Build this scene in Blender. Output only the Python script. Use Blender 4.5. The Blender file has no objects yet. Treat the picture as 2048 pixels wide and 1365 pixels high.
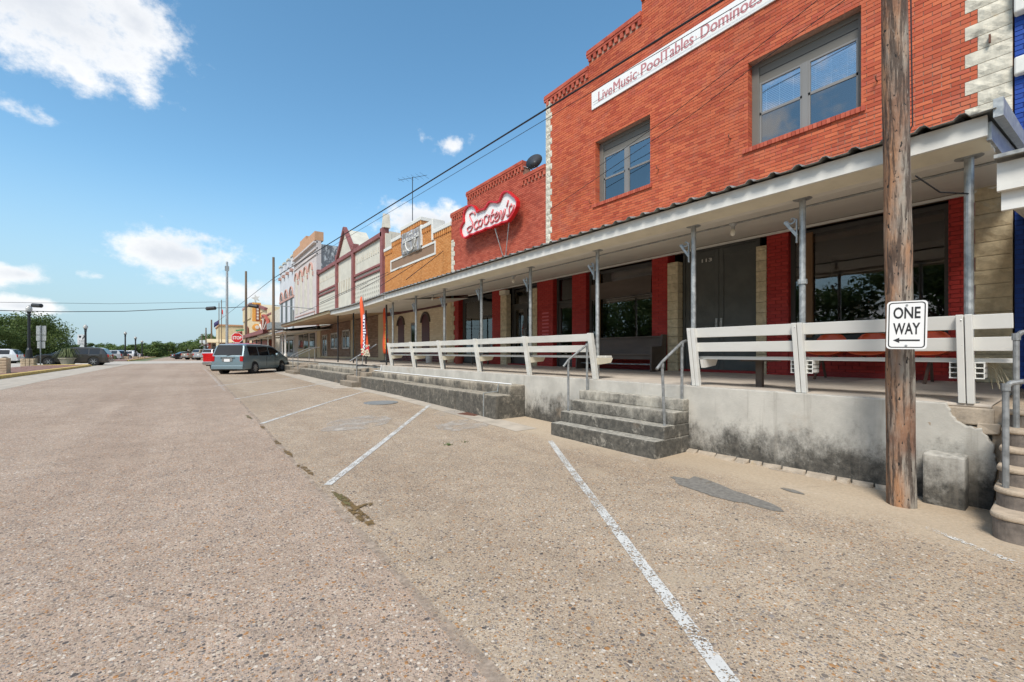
import bpy, math, random
from mathutils import Vector, Matrix, noise as mnoise
R = math.radians
random.seed(7)
sc = bpy.context.scene
COL = sc.collection

# ------------------------------------------------------------------ camera
F, CX, HY, CAMZ = 860.0, 1024.0, 706.0, 1.46       # focal length and horizon in photo pixels (2048 wide)
TH = math.atan(646.0 / F); S_, C_ = math.sin(TH), math.cos(TH)
cam = bpy.data.cameras.new('camera'); camo = bpy.data.objects.new('camera', cam); COL.objects.link(camo)
cam.sensor_width = 36.0; cam.lens = F / 2048 * 36.0; cam.shift_y = (HY - 682.5) / 2048
cam.clip_start = 0.05; cam.clip_end = 3000
camo.location = (0, 0, CAMZ); camo.rotation_euler = (math.pi / 2, 0, -TH)
sc.camera = camo

# ------------------------------------------------------------------ light
SUN_EL, SUN_AZ = R(49), R(238)        # compass-like: azimuth clockwise from +Y
sdir = Vector((math.sin(SUN_AZ) * math.cos(SUN_EL), math.cos(SUN_AZ) * math.cos(SUN_EL), math.sin(SUN_EL)))
sl = bpy.data.lights.new('sun', 'SUN'); sl.energy = 1.9; sl.angle = R(18); sl.color = (1, .955, .89)
so = bpy.data.objects.new('sun', sl); COL.objects.link(so); so.location = (0, 0, 40)
so.rotation_euler = (-sdir).to_track_quat('-Z', 'Y').to_euler()

def az_el(px, py):
    a = (px - CX) / F
    d = Vector((S_ + C_ * a, C_ - S_ * a, (HY - py) / F)).normalized()
    return math.atan2(d.x, d.y), math.asin(d.z)

w = bpy.data.worlds.new('World'); sc.world = w; w.use_nodes = True
nt = w.node_tree; nt.nodes.clear(); N = nt.nodes; LK = nt.links
def wm(op, a, b=None, c=None, clamp=False):
    n = N.new('ShaderNodeMath'); n.operation = op; n.use_clamp = clamp
    for i, v in enumerate((a, b, c)):
        if v is None: continue
        if isinstance(v, (int, float)): n.inputs[i].default_value = v
        else: LK.new(v, n.inputs[i])
    return n.outputs[0]
sky = N.new('ShaderNodeTexSky'); sky.sky_type = 'NISHITA'; sky.sun_disc = False
sky.sun_elevation = SUN_EL; sky.sun_rotation = SUN_AZ; sky.air_density = 1.0; sky.dust_density = 0.5; sky.ozone_density = .9
tc = N.new('ShaderNodeTexCoord'); sep = N.new('ShaderNodeSeparateXYZ'); LK.new(tc.outputs['Generated'], sep.inputs[0])
AZ = wm('ARCTAN2', sep.outputs[0], sep.outputs[1]); EL = wm('ARCSINE', sep.outputs[2])
def wnoise(scale, detail, rough, sx=1.0):
    n = N.new('ShaderNodeTexNoise'); n.inputs['Scale'].default_value = scale; n.inputs['Detail'].default_value = detail
    n.inputs['Roughness'].default_value = rough
    mp = N.new('ShaderNodeMapping'); mp.inputs['Scale'].default_value = (1, 1, sx)
    LK.new(tc.outputs['Generated'], mp.inputs[0]); LK.new(mp.outputs[0], n.inputs['Vector']); return n.outputs['Fac']
nz = wnoise(7.0, 9, .62, 1.4); nz2 = wnoise(21.0, 9, .64, 1.2)
NOISE = wm('ADD', wm('MULTIPLY', wm('SUBTRACT', nz, .5), 2.6), wm('MULTIPLY', wm('SUBTRACT', nz2, .5), 1.7))
# clouds seen over the street: (pixel centre, half sizes in pixels, weight)
CL = [(80, 0, 300, 140, 1.30), (270, 40, 140, 80, 1.05), (60, 235, 130, 50, .80), (365, 510, 130, 60, 1.25), (410, 480, 60, 36, 1.0), (40, 548, 95, 30, 1.05),
      (190, 553, 70, 20, .8), (40, 612, 90, 22, 1.05), (850, 448, 125, 42, 1.3), (893, 285, 65, 34, .85),
      (530, 590, 80, 34, 1.1), (440, 590, 60, 26, .6), (140, 700, 80, 16, .7)]
dens = None
for (px, py, rx, ry, wt) in CL:
    a0, e0 = az_el(px, py); a1, _ = az_el(px + rx, py); a2, _ = az_el(px - rx, py)
    _, e1 = az_el(px, py - ry); _, e2 = az_el(px, py + ry)
    ra, re = abs(a1 - a2) / 2, abs(e1 - e2) / 2
    u = wm('MULTIPLY', wm('SUBTRACT', AZ, a0), 1 / ra); v = wm('MULTIPLY', wm('SUBTRACT', EL, e0), 1 / re)
    r = wm('SQRT', wm('ADD', wm('MULTIPLY', u, u), wm('MULTIPLY', v, v)))
    m = wm('SUBTRACT', wt, r)
    dens = m if dens is None else wm('MAXIMUM', dens, m)
# the rest of the sky: broken cumulus, same kind of cloud, behind the viewer
gl = wnoise(2.2, 7, .6, 2.2)
back = wm('MULTIPLY_ADD', sep.outputs[0], -S_, wm('MULTIPLY', sep.outputs[1], -C_))      # 1 behind, -1 ahead
gen = wm('MULTIPLY_ADD', wm('SUBTRACT', gl, .455), 5.0, wm('MINIMUM', wm('MULTIPLY', wm('ADD', back, -.15), 3.0), 0.0))
dens = wm('MAXIMUM', dens, gen)
dtot = wm('ADD', dens, NOISE)
sm = N.new('ShaderNodeMapRange'); sm.interpolation_type = 'SMOOTHSTEP'; LK.new(dtot, sm.inputs[0])
sm.inputs[1].default_value = 0.10; sm.inputs[2].default_value = .85
cfac = wm('MULTIPLY', sm.outputs[0], .96)
ccol = N.new('ShaderNodeMapRange'); ccol.interpolation_type = 'SMOOTHSTEP'; LK.new(wm('ADD', dens, wm('MULTIPLY', NOISE, .55)), ccol.inputs[0])
ccol.inputs[1].default_value = .35; ccol.inputs[2].default_value = 1.3
cm = N.new('ShaderNodeMix'); cm.data_type = 'RGBA'; LK.new(ccol.outputs[0], cm.inputs[0])
cm.inputs[6].default_value = (1, 1, 1, 1); cm.inputs[7].default_value = (.72, .755, .81, 1)
hz = N.new('ShaderNodeMapRange'); hz.interpolation_type = 'SMOOTHSTEP'; LK.new(EL, hz.inputs[0]); hz.inputs[1].default_value = .36; hz.inputs[2].default_value = -.02; hz.inputs[3].default_value = 0; hz.inputs[4].default_value = .95
hmx = N.new('ShaderNodeMix'); hmx.data_type = 'RGBA'; LK.new(hz.outputs[0], hmx.inputs[0]); LK.new(sky.outputs[0], hmx.inputs[6]); hmx.inputs[7].default_value = (2.2, 2.85, 3.4, 1)      # pale moist air low down
hsv = N.new('ShaderNodeHueSaturation'); hsv.inputs['Saturation'].default_value = 1.18; hsv.inputs['Hue'].default_value = .486; LK.new(hmx.outputs[2], hsv.inputs['Color'])
bg1 = N.new('ShaderNodeBackground'); LK.new(hsv.outputs[0], bg1.inputs[0]); bg1.inputs[1].default_value = .098
bg2 = N.new('ShaderNodeBackground'); LK.new(cm.outputs[2], bg2.inputs[0]); bg2.inputs[1].default_value = .50
mx = N.new('ShaderNodeMixShader'); LK.new(cfac, mx.inputs[0]); LK.new(bg1.outputs[0], mx.inputs[1]); LK.new(bg2.outputs[0], mx.inputs[2])
wo = N.new('ShaderNodeOutputWorld'); LK.new(mx.outputs[0], wo.inputs[0])

vs = sc.view_settings; vs.view_transform = 'Standard'; vs.look = 'None'; vs.gamma = 1; vs.exposure = 1.12
try: vs.use_curve_mapping = False
except Exception: pass
sc.render.engine = 'CYCLES'

# ------------------------------------------------------------------ geometry of the place
XP, XF = 6.0, 9.26                 # porch edge, facade plane (street runs along +Y)
PZ = 0.97                          # raised walk level
def sstep(a, b, x):
    t = min(1, max(0, (x - a) / (b - a))); return t * t * (3 - 2 * t)
def gz(x, y):
    return .15 * sstep(3, 14, y) + .08 * sstep(13, 30, y)
def ray(px, py):
    a = (px - CX) / F
    return S_ + C_ * a, C_ - S_ * a, (HY - py) / F
def onx(px, py, X):
    dx, dy, dz = ray(px, py); k = X / dx; return Vector((X, dy * k, CAMZ + dz * k))
def ony(px, py, Y):
    dx, dy, dz = ray(px, py); k = Y / dy; return Vector((dx * k, Y, CAMZ + dz * k))
def yx(px, X=XF):
    return onx(px, 706, X).y
def gnd(px, py):
    dx, dy, dz = ray(px, py); z = .1
    for _ in range(12):
        k = (z - CAMZ) / dz; z = gz(dx * k, dy * k)
    return Vector((dx * k, dy * k, z))
def atd(px, py, k):
    dx, dy, dz = ray(px, py); return Vector((dx * k, dy * k, CAMZ + dz * k))

# ------------------------------------------------------------------ materials
MATS = {}
class NB:
    def __init__(s, name):
        s.m = bpy.data.materials.new(name); s.m.use_nodes = True; s.t = s.m.node_tree; s.n = s.t.nodes; s.l = s.t.links
        s.b = s.n['Principled BSDF']; s.out = s.n['Material Output']
        s.geo = s.n.new('ShaderNodeNewGeometry'); s.pos = s.geo.outputs['Position']; MATS[name] = s.m
    def set(s, node, i, v):
        if isinstance(v, (int, float)): node.inputs[i].default_value = v
        elif isinstance(v, tuple): node.inputs[i].default_value = v + (1,) if len(v) == 3 and node.inputs[i].type == 'RGBA' else v
        else: s.l.new(v, node.inputs[i])
    def math(s, op, a, b=None, c=None, clamp=False):
        n = s.n.new('ShaderNodeMath'); n.operation = op; n.use_clamp = clamp
        for i, v in enumerate((a, b, c)):
            if v is not None: s.set(n, i, v)
        return n.outputs[0]
    def scale(s, sc3, vec=None):
        n = s.n.new('ShaderNodeMapping'); s.l.new(vec or s.pos, n.inputs[0]); n.inputs['Scale'].default_value = sc3; return n.outputs[0]
    def noise(s, scale, detail=5, rough=.55, vec=None, col=False, dist=0):
        n = s.n.new('ShaderNodeTexNoise'); s.l.new(vec or s.pos, n.inputs['Vector']); n.inputs['Scale'].default_value = scale
        n.inputs['Detail'].default_value = detail; n.inputs['Roughness'].default_value = rough; n.inputs['Distortion'].default_value = dist
        return n.outputs['Color' if col else 'Fac']
    def vor(s, scale, feat='F1', vec=None, rnd=1.0):
        n = s.n.new('ShaderNodeTexVoronoi'); n.feature = feat; s.l.new(vec or s.pos, n.inputs['Vector']); n.inputs['Scale'].default_value = scale
        n.inputs['Randomness'].default_value = rnd; return n
    def ramp(s, fac, stops, interp='LINEAR'):
        n = s.n.new('ShaderNodeValToRGB'); cr = n.color_ramp; cr.interpolation = interp
        while len(cr.elements) < len(stops): cr.elements.new(.5)
        for e, (p, c) in zip(cr.elements, stops):
            e.position = p; e.color = (c + (1,)) if isinstance(c, tuple) else (c, c, c, 1)
        s.l.new(fac, n.inputs[0]); return n.outputs[0]
    def mix(s, fac, a, b, mode='MIX'):
        n = s.n.new('ShaderNodeMix'); n.data_type = 'RGBA'; n.blend_type = mode
        s.set(n, 0, fac); s.set(n, 6, a); s.set(n, 7, b); return n.outputs[2]
    def mapr(s, v, a, b, c=0., d=1., smooth=True):
        n = s.n.new('ShaderNodeMapRange'); n.interpolation_type = 'SMOOTHSTEP' if smooth else 'LINEAR'
        s.set(n, 0, v); 
        for i, q in enumerate((a, b, c, d)): s.set(n, i + 1, q)
        return n.outputs[0]
    def attr(s, name='bc'):
        n = s.n.new('ShaderNodeAttribute'); n.attribute_name = name; return n.outputs['Fac']
    def xyz(s):
        n = s.n.new('ShaderNodeSeparateXYZ'); s.l.new(s.pos, n.inputs[0]); return n.outputs
    def bump(s, h, strength=.3, dist=.01):
        n = s.n.new('ShaderNodeBump'); n.inputs['Strength'].default_value = strength; n.inputs['Distance'].default_value = dist
        s.l.new(h, n.inputs['Height']); s.l.new(n.outputs[0], s.b.inputs['Normal'])
    def col(s, v): s.set(s.b, 'Base Color', v); return s
    def rough(s, v): s.set(s.b, 'Roughness', v); return s
    def alpha(s, a):
        tr = s.n.new('ShaderNodeBsdfTransparent'); mxs = s.n.new('ShaderNodeMixShader'); s.l.new(a, mxs.inputs[0])
        s.l.new(tr.outputs[0], mxs.inputs[1]); s.l.new(s.b.outputs[0], mxs.inputs[2]); s.l.new(mxs.outputs[0], s.out.inputs[0])

def sc3(c, k): return tuple(min(1, x * k) for x in c)
def pm(name, c, rough=.6, var=.2, scale=6., bump=.15, bscale=60., metal=0., coat=0., st=(1, 1, 1), dirt=0., dirtc=(.08, .07, .055)):
    b = NB(name); v = b.scale(st)
    n = b.noise(scale, 6, .6, v)
    c2 = b.mix(b.mapr(n, .3, .7), sc3(c, 1 - var), sc3(c, 1 + var * .8))
    if dirt: c2 = b.mix(b.math('MULTIPLY', b.mapr(b.noise(scale * .7, 8, .68, v), .55, .75), dirt), c2, dirtc)
    b.col(c2).rough(rough); b.b.inputs['Metallic'].default_value = metal
    if coat: b.b.inputs['Coat Weight'].default_value = coat; b.b.inputs['Coat Roughness'].default_value = .06
    if bump: b.bump(b.noise(bscale, 4, .6, v), bump, .006)
    return b.m
def flat(name, c, rough=.5, metal=0., emit=0.):
    b = NB(name); b.col(c).rough(rough); b.b.inputs['Metallic'].default_value = metal
    return b.m

def aggregate(name, warm, tint):
    b = NB(name)
    v1 = b.vor(52); v2 = b.vor(24); v3 = b.vor(120)
    sp = lambda v: b.math('FRACT', b.math('MULTIPLY', b.math('ADD', v, 0), 7.13))
    def rgbr(v):
        n = b.n.new('ShaderNodeSeparateColor'); b.l.new(v.outputs['Color'], n.inputs[0]); return n.outputs
    stops = [(0, (.085, .075, .07)), (.08, (.19, .155, .125)), (.26, (.33, .245, .175)), (.44, (.45, .35, .26)), (.60, (.40, .20, .075)), (.70, (.52, .43, .33)), (.84, (.27, .235, .21)), (.93, (.66, .58, .48))]
    r1, r2, r3 = rgbr(v1), rgbr(v2), rgbr(v3)
    p1 = b.ramp(r1[0], stops, 'CONSTANT'); p2 = b.ramp(r2[0], stops, 'CONSTANT'); p3 = b.ramp(r3[0], stops, 'CONSTANT')
    mort = b.mix(b.mapr(b.noise(3, 6), .3, .7), sc3(tint, .88), sc3(tint, 1.14))
    k1 = b.mapr(v1.outputs['Distance'], .36, .50, 1, 0); k2 = b.mapr(v2.outputs['Distance'], .28, .38, 1, 0); k3 = b.mapr(v3.outputs['Distance'], .36, .55, 1, 0)
    big = b.math('MULTIPLY', k2, b.math('GREATER_THAN', r2[1], .80))
    c = b.mix(b.math('MULTIPLY', k3, .95), mort, p3)
    c = b.mix(b.math('MULTIPLY', b.math('MULTIPLY', k1, b.math('GREATER_THAN', r1[1], .22)), .92), c, p1)
    c = b.mix(b.math('MULTIPLY', big, .92), c, p2)
    x = b.xyz()
    # sand washed smooth along the wall side hides the stones
    smooth = b.mapr(b.math('ADD', x[0], b.math('MULTIPLY', b.math('SUBTRACT', b.noise(1.1, 6, .62), .5), 2.2)), 4.3, 5.3)
    smooth = b.math('MAXIMUM', b.math('MULTIPLY', smooth, .85), b.mapr(b.noise(.9, 7, .66), .54, .72, 0, .62))
    sand = b.mix(b.mapr(b.noise(30, 5), .3, .7), sc3(warm, .90), sc3(warm, 1.08))
    c = b.mix(smooth, c, sand)
    # wheel paths along the street, pale scuffs, grease, cracks
    c = b.mix(b.mapr(b.noise(.85, 5, .6, b.scale((1, .05, 1))), .44, .66, 0, .30), c, (.66, .60, .56), 'MULTIPLY')
    c = b.mix(b.mapr(b.noise(.22, 6), .38, .62, 0, .25), c, (.60, .54, .48), 'MULTIPLY')
    c = b.mix(b.mapr(b.noise(1.7, 9, .72, b.scale((1, .5, 1))), .60, .74, 0, .45), c, (.56, .50, .435))
    c = b.mix(b.mapr(b.noise(1.1, 6, .6), .68, .78, 0, .35), c, (.13, .105, .085))
    w_ = b.n.new('ShaderNodeMix'); w_.data_type = 'VECTOR'; w_.inputs[0].default_value = .12; b.l.new(b.pos, w_.inputs[4]); b.l.new(b.noise(2.2, 6, .6, col=True), w_.inputs[5])
    ck = b.vor(.33, 'DISTANCE_TO_EDGE', w_.outputs[1])
    crack = b.math('MULTIPLY', b.mapr(ck.outputs['Distance'], .0, .0045, 1, 0), b.mapr(b.noise(.5, 3), .46, .56))
    c = b.mix(b.math('MULTIPLY', crack, .30), c, (.12, .095, .075))
    b.col(c).rough(.82); b.b.inputs['Specular IOR Level'].default_value = .25
    h = b.math('ADD', b.math('MULTIPLY', k1, .6), b.math('ADD', b.math('MULTIPLY', big, 1.0), b.math('MULTIPLY', k3, .3)))
    b.bump(b.math('MULTIPLY', h, b.math('SUBTRACT', 1.0, smooth)), .55, .006)
    return b.m
aggregate('agg_road', (.46, .355, .265), (.43, .32, .24))
aggregate('agg_park', (.48, .385, .275), (.43, .335, .235))
pm('gutter', (.45, .385, .305), .85, .18, 3, .2, 90, dirt=.35, dirtc=(.20, .17, .14))
pm('cross_concrete', (.48, .425, .355), .85, .12, 1.5, .1, 60)
pm('ground_far', (.16, .17, .08), .95, .3, .3, 0)
pm('paver', (.27, .17, .14), .85, .22, 5, .15, 80)
pm('yellow_kerb', (.60, .42, .12), .75, .2, 4, .25, 60, dirt=.75, dirtc=(.22, .19, .15))

def brickmat(name, stops, rough=.75, blotch=.25, blc=(.62, .27, .19), spec=.3):
    b = NB(name); a = b.attr()
    c = b.ramp(a, stops)
    c = b.mix(b.math('MULTIPLY', b.mapr(b.noise(2.2, 7, .65), .5, .78), blotch), c, blc)
    c = b.mix(b.math('MULTIPLY', b.mapr(b.noise(55, 4, .6), .5, .75), .22), c, sc3(stops[0][1], .45))
    c = b.mix(b.mapr(b.noise(.55, 5, .6), .36, .64, 0, blotch), c, (.62, .55, .52), 'MULTIPLY'); c = b.mix(b.mapr(b.noise(1.3, 6, .65, b.scale((1, 1, .25))), .60, .74, 0, blotch), c, sc3(stops[0][1], .55))
    b.col(c).rough(rough); b.b.inputs['Specular IOR Level'].default_value = spec
    b.bump(b.noise(120, 4, .65), .35, .004); return b.m
brickmat('brick_orange_red', [(0, (.40, .072, .034)), (.35, (.52, .112, .048)), (.7, (.59, .150, .064)), (1, (.47, .095, .052))], .7, .40, (.50, .20, .135))
brickmat('brick_faded_red', [(0, (.36, .068, .040)), (.5, (.46, .098, .055)), (1, (.52, .13, .078))], .78, .22, (.46, .17, .12))
brickmat('brick_painted_red', [(0, (.35, .027, .022)), (.5, (.40, .034, .027)), (1, (.44, .042, .032))], .5, .10, (.40, .06, .045))
brickmat('brick_amber', [(0, (.52, .21, .055)), (.5, (.58, .25, .075)), (1, (.63, .29, .095))], .7, .1, (.7, .35, .13))
brickmat('brick_cream', [(0, (.66, .55, .38)), (.5, (.71, .60, .43)), (1, (.76, .66, .49))], .7, .08, (.6, .5, .36))
brickmat('brick_maroon', [(0, (.11, .022, .024)), (1, (.16, .035, .035))], .6, .05)
brickmat('brick_brown', [(0, (.26, .165, .105)), (.5, (.33, .215, .145)), (1, (.40, .27, .19))], .8, .15, (.42, .31, .23))
brickmat('brick_blue', [(0, (.012, .05, .27)), (.5, (.014, .062, .32)), (1, (.018, .075, .36))], .5, .1, (.03, .09, .36))
brickmat('paver_brick', [(0, (.22, .12, .09)), (.5, (.30, .17, .13)), (1, (.36, .23, .19))], .85, .2, (.38, .28, .23))
pm('mortar', (.36, .215, .155), .9, .2, 20, .2, 150)
pm('mortar_light', (.62, .52, .40), .9, .15, 20, .2, 150)
pm('mortar_red', (.26, .020, .018), .7, .1, 20, .2, 150)
pm('mortar_amber', (.36, .15, .05), .9, .15, 20)
pm('mortar_blue', (.008, .03, .18), .7, .1, 20)
pm('mortar_brown', (.13, .085, .06), .9, .1, 20)
def stonemat(name, c, dirt):
    b = NB(name); n = b.noise(9, 7, .62)
    x = b.mix(b.mapr(n, .3, .7), sc3(c, .80), sc3(c, 1.12))
    x = b.mix(b.math('MULTIPLY', b.mapr(b.noise(3.3, 8, .66), .54, .72), dirt), x, (.085, .08, .07))
    x = b.mix(b.mapr(b.noise(6, 6, .6), .62, .76, 0, .5), x, (.48, .34, .16))
    b.col(x).rough(.88); b.bump(b.noise(38, 7, .65), .55, .012); return b.m
stonemat('quoin_stone', (.60, .555, .45), .75); stonemat('quoin_stone_sheltered', (.58, .485, .32), .15); stonemat('rubble', (.40, .33, .25), .5)
stonemat('planter_stone', (.52, .40, .27), .45)
# raised walk concrete: black mildew in ragged patches low on the wall
def mildew(name, c, lo, hi, amt, pale=.30):
    b = NB(name); x = b.xyz()
    base = b.mix(b.mapr(b.noise(2.5, 7, .6), .3, .7), sc3(c, .84), sc3(c, 1.1))
    n = b.noise(1.6, 4, .55); n2 = b.noise(7, 9, .72, b.scale((1, 1, .6))); n3 = b.noise(34, 8, .7)
    e = b.math('ADD', x[2], b.math('ADD', b.math('MULTIPLY', b.math('SUBTRACT', n, .5), .9), b.math('ADD', b.math('MULTIPLY', b.math('SUBTRACT', n2, .5), .75), b.math('MULTIPLY', b.math('SUBTRACT', n3, .5), .30))))
    k = b.math('MULTIPLY', b.mapr(e, lo, hi, 1, 0), amt)
    col = b.mix(k, base, b.mix(b.mapr(b.noise(13, 8, .72), .34, .68), (.026, .025, .021), (.105, .095, .078)))
    col = b.mix(b.mapr(b.noise(5.5, 9, .76), .54, .66, 0, pale), col, sc3(c, .95))
    dr = b.noise(9, 5, .6, b.scale((1, 1, .06))); col = b.mix(b.mapr(dr, .56, .72, 0, .38), col, (.20, .175, .14))
    col = b.mix(b.mapr(b.noise(1.7, 7, .6), .60, .75, 0, .35), col, (.33, .235, .15))
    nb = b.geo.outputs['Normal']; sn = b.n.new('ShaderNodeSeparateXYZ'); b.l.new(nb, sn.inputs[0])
    col = b.mix(b.math('MULTIPLY', b.mapr(sn.outputs[2], .6, .95), .85), col, b.mix(b.mapr(b.noise(14, 7, .65), .36, .66), sc3(c, .55), sc3(c, 1.05)))   # upward faces are mixed back to the paler concrete tones
    b.col(col).rough(.88); b.bump(b.math('ADD', b.noise(60, 6, .6), b.math('MULTIPLY', b.noise(9, 5), 1.2)), .35, .008); return b.m
mildew('walk_concrete', (.47, .445, .39), .16, .62, .97)
mildew('step_concrete', (.45, .415, .345), .40, .92, .93, .55)
mildew('ledge_concrete', (.43, .375, .29), .48, .98, .92, .50)
mildew('brown_step', (.42, .34, .25), .3, 1.2, .62)
pm('walk_floor', (.50, .435, .36), .8, .14, 2, .12, 70, dirt=.25, dirtc=(.25, .21, .17))
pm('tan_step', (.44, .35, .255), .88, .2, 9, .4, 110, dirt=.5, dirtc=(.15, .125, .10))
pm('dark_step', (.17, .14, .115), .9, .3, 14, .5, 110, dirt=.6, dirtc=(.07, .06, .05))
pm('white_paint', (.66, .645, .59), .55, .06, 5, .08, 60, dirt=.22, dirtc=(.42, .38, .30))
pm('bench_white', (.66, .645, .59), .6, .09, 5, .25, 60, st=(1, .25, 1), dirt=.55, dirtc=(.38, .34, .26))
pm('vinyl_white', (.67, .66, .615), .42, .05, 3, .03, 40, st=(1, .4, 1), dirt=.35, dirtc=(.47, .43, .34))
pm('cream_paint', (.64, .585, .455), .6, .08, 3, .08, 50, dirt=.3, dirtc=(.38, .31, .21))
pm('soffit', (.70, .66, .575), .7, .06, 1.2, .05, 40, dirt=.22, dirtc=(.42, .37, .29))
pm('soffit_wood', (.42, .28, .16), .7, .2, 3, .1, 40, st=(1, .15, 1))
def galv(name, c, r=.45, m=.55):
    b = NB(name); n = b.noise(14, 5, .6)
    b.col(b.mix(b.mapr(n, .35, .65), sc3(c, .75), sc3(c, 1.15))); b.rough(b.mapr(n, .3, .7, r - .08, r + .12)); b.b.inputs['Metallic'].default_value = m
    return b.m
galv('galv', (.42, .43, .42)); galv('post_grey', (.30, .31, .30), .5, .3); galv('roof_metal', (.33, .33, .31), .5, .5); galv('pipe_rail', (.27, .275, .27), .5, .4)
flat('black_metal', (.018, .018, .019), .5); flat('dark_frame', (.055, .053, .048), .55); flat('black_rubber', (.022, .022, .022), .8)
flat('brown_frame', (.16, .085, .035), .6); flat('window_grey', (.21, .205, .195), .55); flat('lintel_grey', (.145, .135, .115), .65)
pm('door_grey', (.082, .086, .078), .5, .14, 3, .06, 60); flat('maroon', (.075, .012, .014), .45)
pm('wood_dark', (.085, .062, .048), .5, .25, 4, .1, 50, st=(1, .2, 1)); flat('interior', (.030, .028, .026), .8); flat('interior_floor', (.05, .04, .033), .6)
flat('blind', (.72, .73, .72), .5); flat('sign_white', (.78, .77, .74), .5); flat('sign_pink', (.47, .20, .205), .6); flat('sign_red', (.58, .012, .016), .35)
flat('sign_red_dark', (.56, .10, .11), .5); flat('neon_tube', (.80, .55, .55), .3); flat('black_paint', (.02, .02, .02), .5); flat('stop_red', (.62, .018, .016), .4)
flat('orange_seat', (.62, .085, .022), .35); flat('seat_leg', (.16, .11, .085), .4, .5); flat('cloth_grey', (.20, .20, .22), .8); flat('label_white', (.62, .60, .55), .6)
flat('flower_peach', (.62, .28, .17), .7); flat('flower_cream', (.66, .60, .45), .7); flat('leaf_dark', (.025, .06, .02), .7); flat('heart_brown', (.28, .17, .13), .7)
flat('wire', (.014, .014, .017), .6); flat('rust', (.13, .05, .028), .8); flat('green_sign', (.02, .28, .11), .5); flat('yellow_sign', (.70, .36, .01), .5)
flat('bulb', (.75, .72, .62), .15); flat('pvc', (.78, .78, .76), .35); flat('flag_orange', (.80, .115, .035), .7); flat('flag_red', (.55, .03, .03), .7)
flat('flag_yellow', (.85, .66, .08), .7); flat('flag_white', (.75, .74, .80), .7); flat('flag_navy', (.03, .025, .10), .7); flat('terracotta', (.32, .07, .045), .7); flat('bucket_white', (.66, .65, .62), .5)
def wearpaint(name, c, keep):
    b = NB(name); b.col(b.mix(b.mapr(b.noise(8, 5), .3, .7), sc3(c, .88), c)).rough(.75)
    v = b.vor(70); n = b.math('ADD', b.math('MULTIPLY', b.noise(4.5, 7, .7), .95), b.math('MULTIPLY', v.outputs['Distance'], .30))
    n = b.math('ADD', n, b.math('MULTIPLY', b.math('SUBTRACT', b.noise(75, 4, .6), .5), .9))
    b.alpha(b.mapr(n, keep, keep + .05, 1, 0)); return b.m
wearpaint('line_paint', (.64, .62, .57), .655); wearpaint('line_paint_worn', (.70, .68, .63), .52)
def patchmat(name, c, keep, scale=6, soft=.05):
    b = NB(name); b.col(b.mix(b.mapr(b.noise(25, 6), .3, .7), sc3(c, .75), sc3(c, 1.15))).rough(.88)
    b.bump(b.noise(70, 5), .4, .006); b.alpha(b.mapr(b.noise(scale, 8, .7), keep, keep + soft, 1, 0)); return b.m
patchmat('tar_patch', (.20, .182, .155), .58, 5, .12); patchmat('white_stain', (.50, .44, .37), .25, 3, .45); patchmat('moss', (.17, .105, .036), .46, 14, .12); patchmat('joint_sand', (.42, .33, .25), .35, 5, .3)
patchmat('moss_green', (.15, .125, .045), .48, 20)

def glassmat(name, tint=.04, refl=1.0, mixr=.06):
    b = NB(name); b.n.remove(b.b)
    fr = b.n.new('ShaderNodeFresnel'); fr.inputs[0].default_value = 1.52
    gl = b.n.new('ShaderNodeBsdfGlossy'); gl.inputs['Roughness'].default_value = .012; gl.inputs['Color'].default_value = (refl, refl, refl, 1)
    tr = b.n.new('ShaderNodeBsdfTransparent'); tr.inputs[0].default_value = (tint, tint, tint * 1.03, 1)
    bp = b.n.new('ShaderNodeBump'); bp.inputs['Strength'].default_value = .05; bp.inputs['Distance'].default_value = .02
    b.l.new(b.noise(1.7, 2), bp.inputs['Height']); b.l.new(bp.outputs[0], gl.inputs['Normal'])
    mxs = b.n.new('ShaderNodeMixShader'); k = b.math('ADD', b.math('MULTIPLY', fr.outputs[0], 1.5), mixr, clamp=True)
    b.l.new(k, mxs.inputs[0]); b.l.new(tr.outputs[0], mxs.inputs[1]); b.l.new(gl.outputs[0], mxs.inputs[2]); b.l.new(mxs.outputs[0], b.out.inputs[0])
    return b.m
glassmat('glass', .75, .92, .04); glassmat('glass_up', .9, 1, .22); glassmat('glass_dark', .22, .9, .16)
b = NB('car_glass'); b.col((.012, .014, .016)).rough(.05); b.b.inputs['Specular IOR Level'].default_value = .7
def paint(name, c, r=.3):
    b = NB(name); b.col(c).rough(r); b.b.inputs['Metallic'].default_value = .25; b.b.inputs['Coat Weight'].default_value = .7; b.b.inputs['Coat Roughness'].default_value = .08
paint('paint_teal', (.175, .245, .27)); paint('paint_red', (.60, .008, .010)); paint('paint_brown', (.050, .043, .036)); paint('paint_white', (.66, .66, .65)); paint('paint_silver', (.36, .37, .38))
paint('paint_black', (.015, .017, .022)); paint('paint_beige', (.34, .29, .23)); paint('paint_maroon', (.16, .02, .025)); flat('chrome', (.62, .62, .63), .18, .9); flat('tail_red', (.45, .008, .01), .2); flat('plate', (.70, .70, .68), .5)
flat('rim', (.50, .51, .52), .3, .7); flat('lamp_black', (.012, .014, .016), .45)
b = NB('lamp_globe'); b.col((.62, .60, .56)).rough(.12); b.b.inputs['Transmission Weight'].default_value = .35
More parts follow.
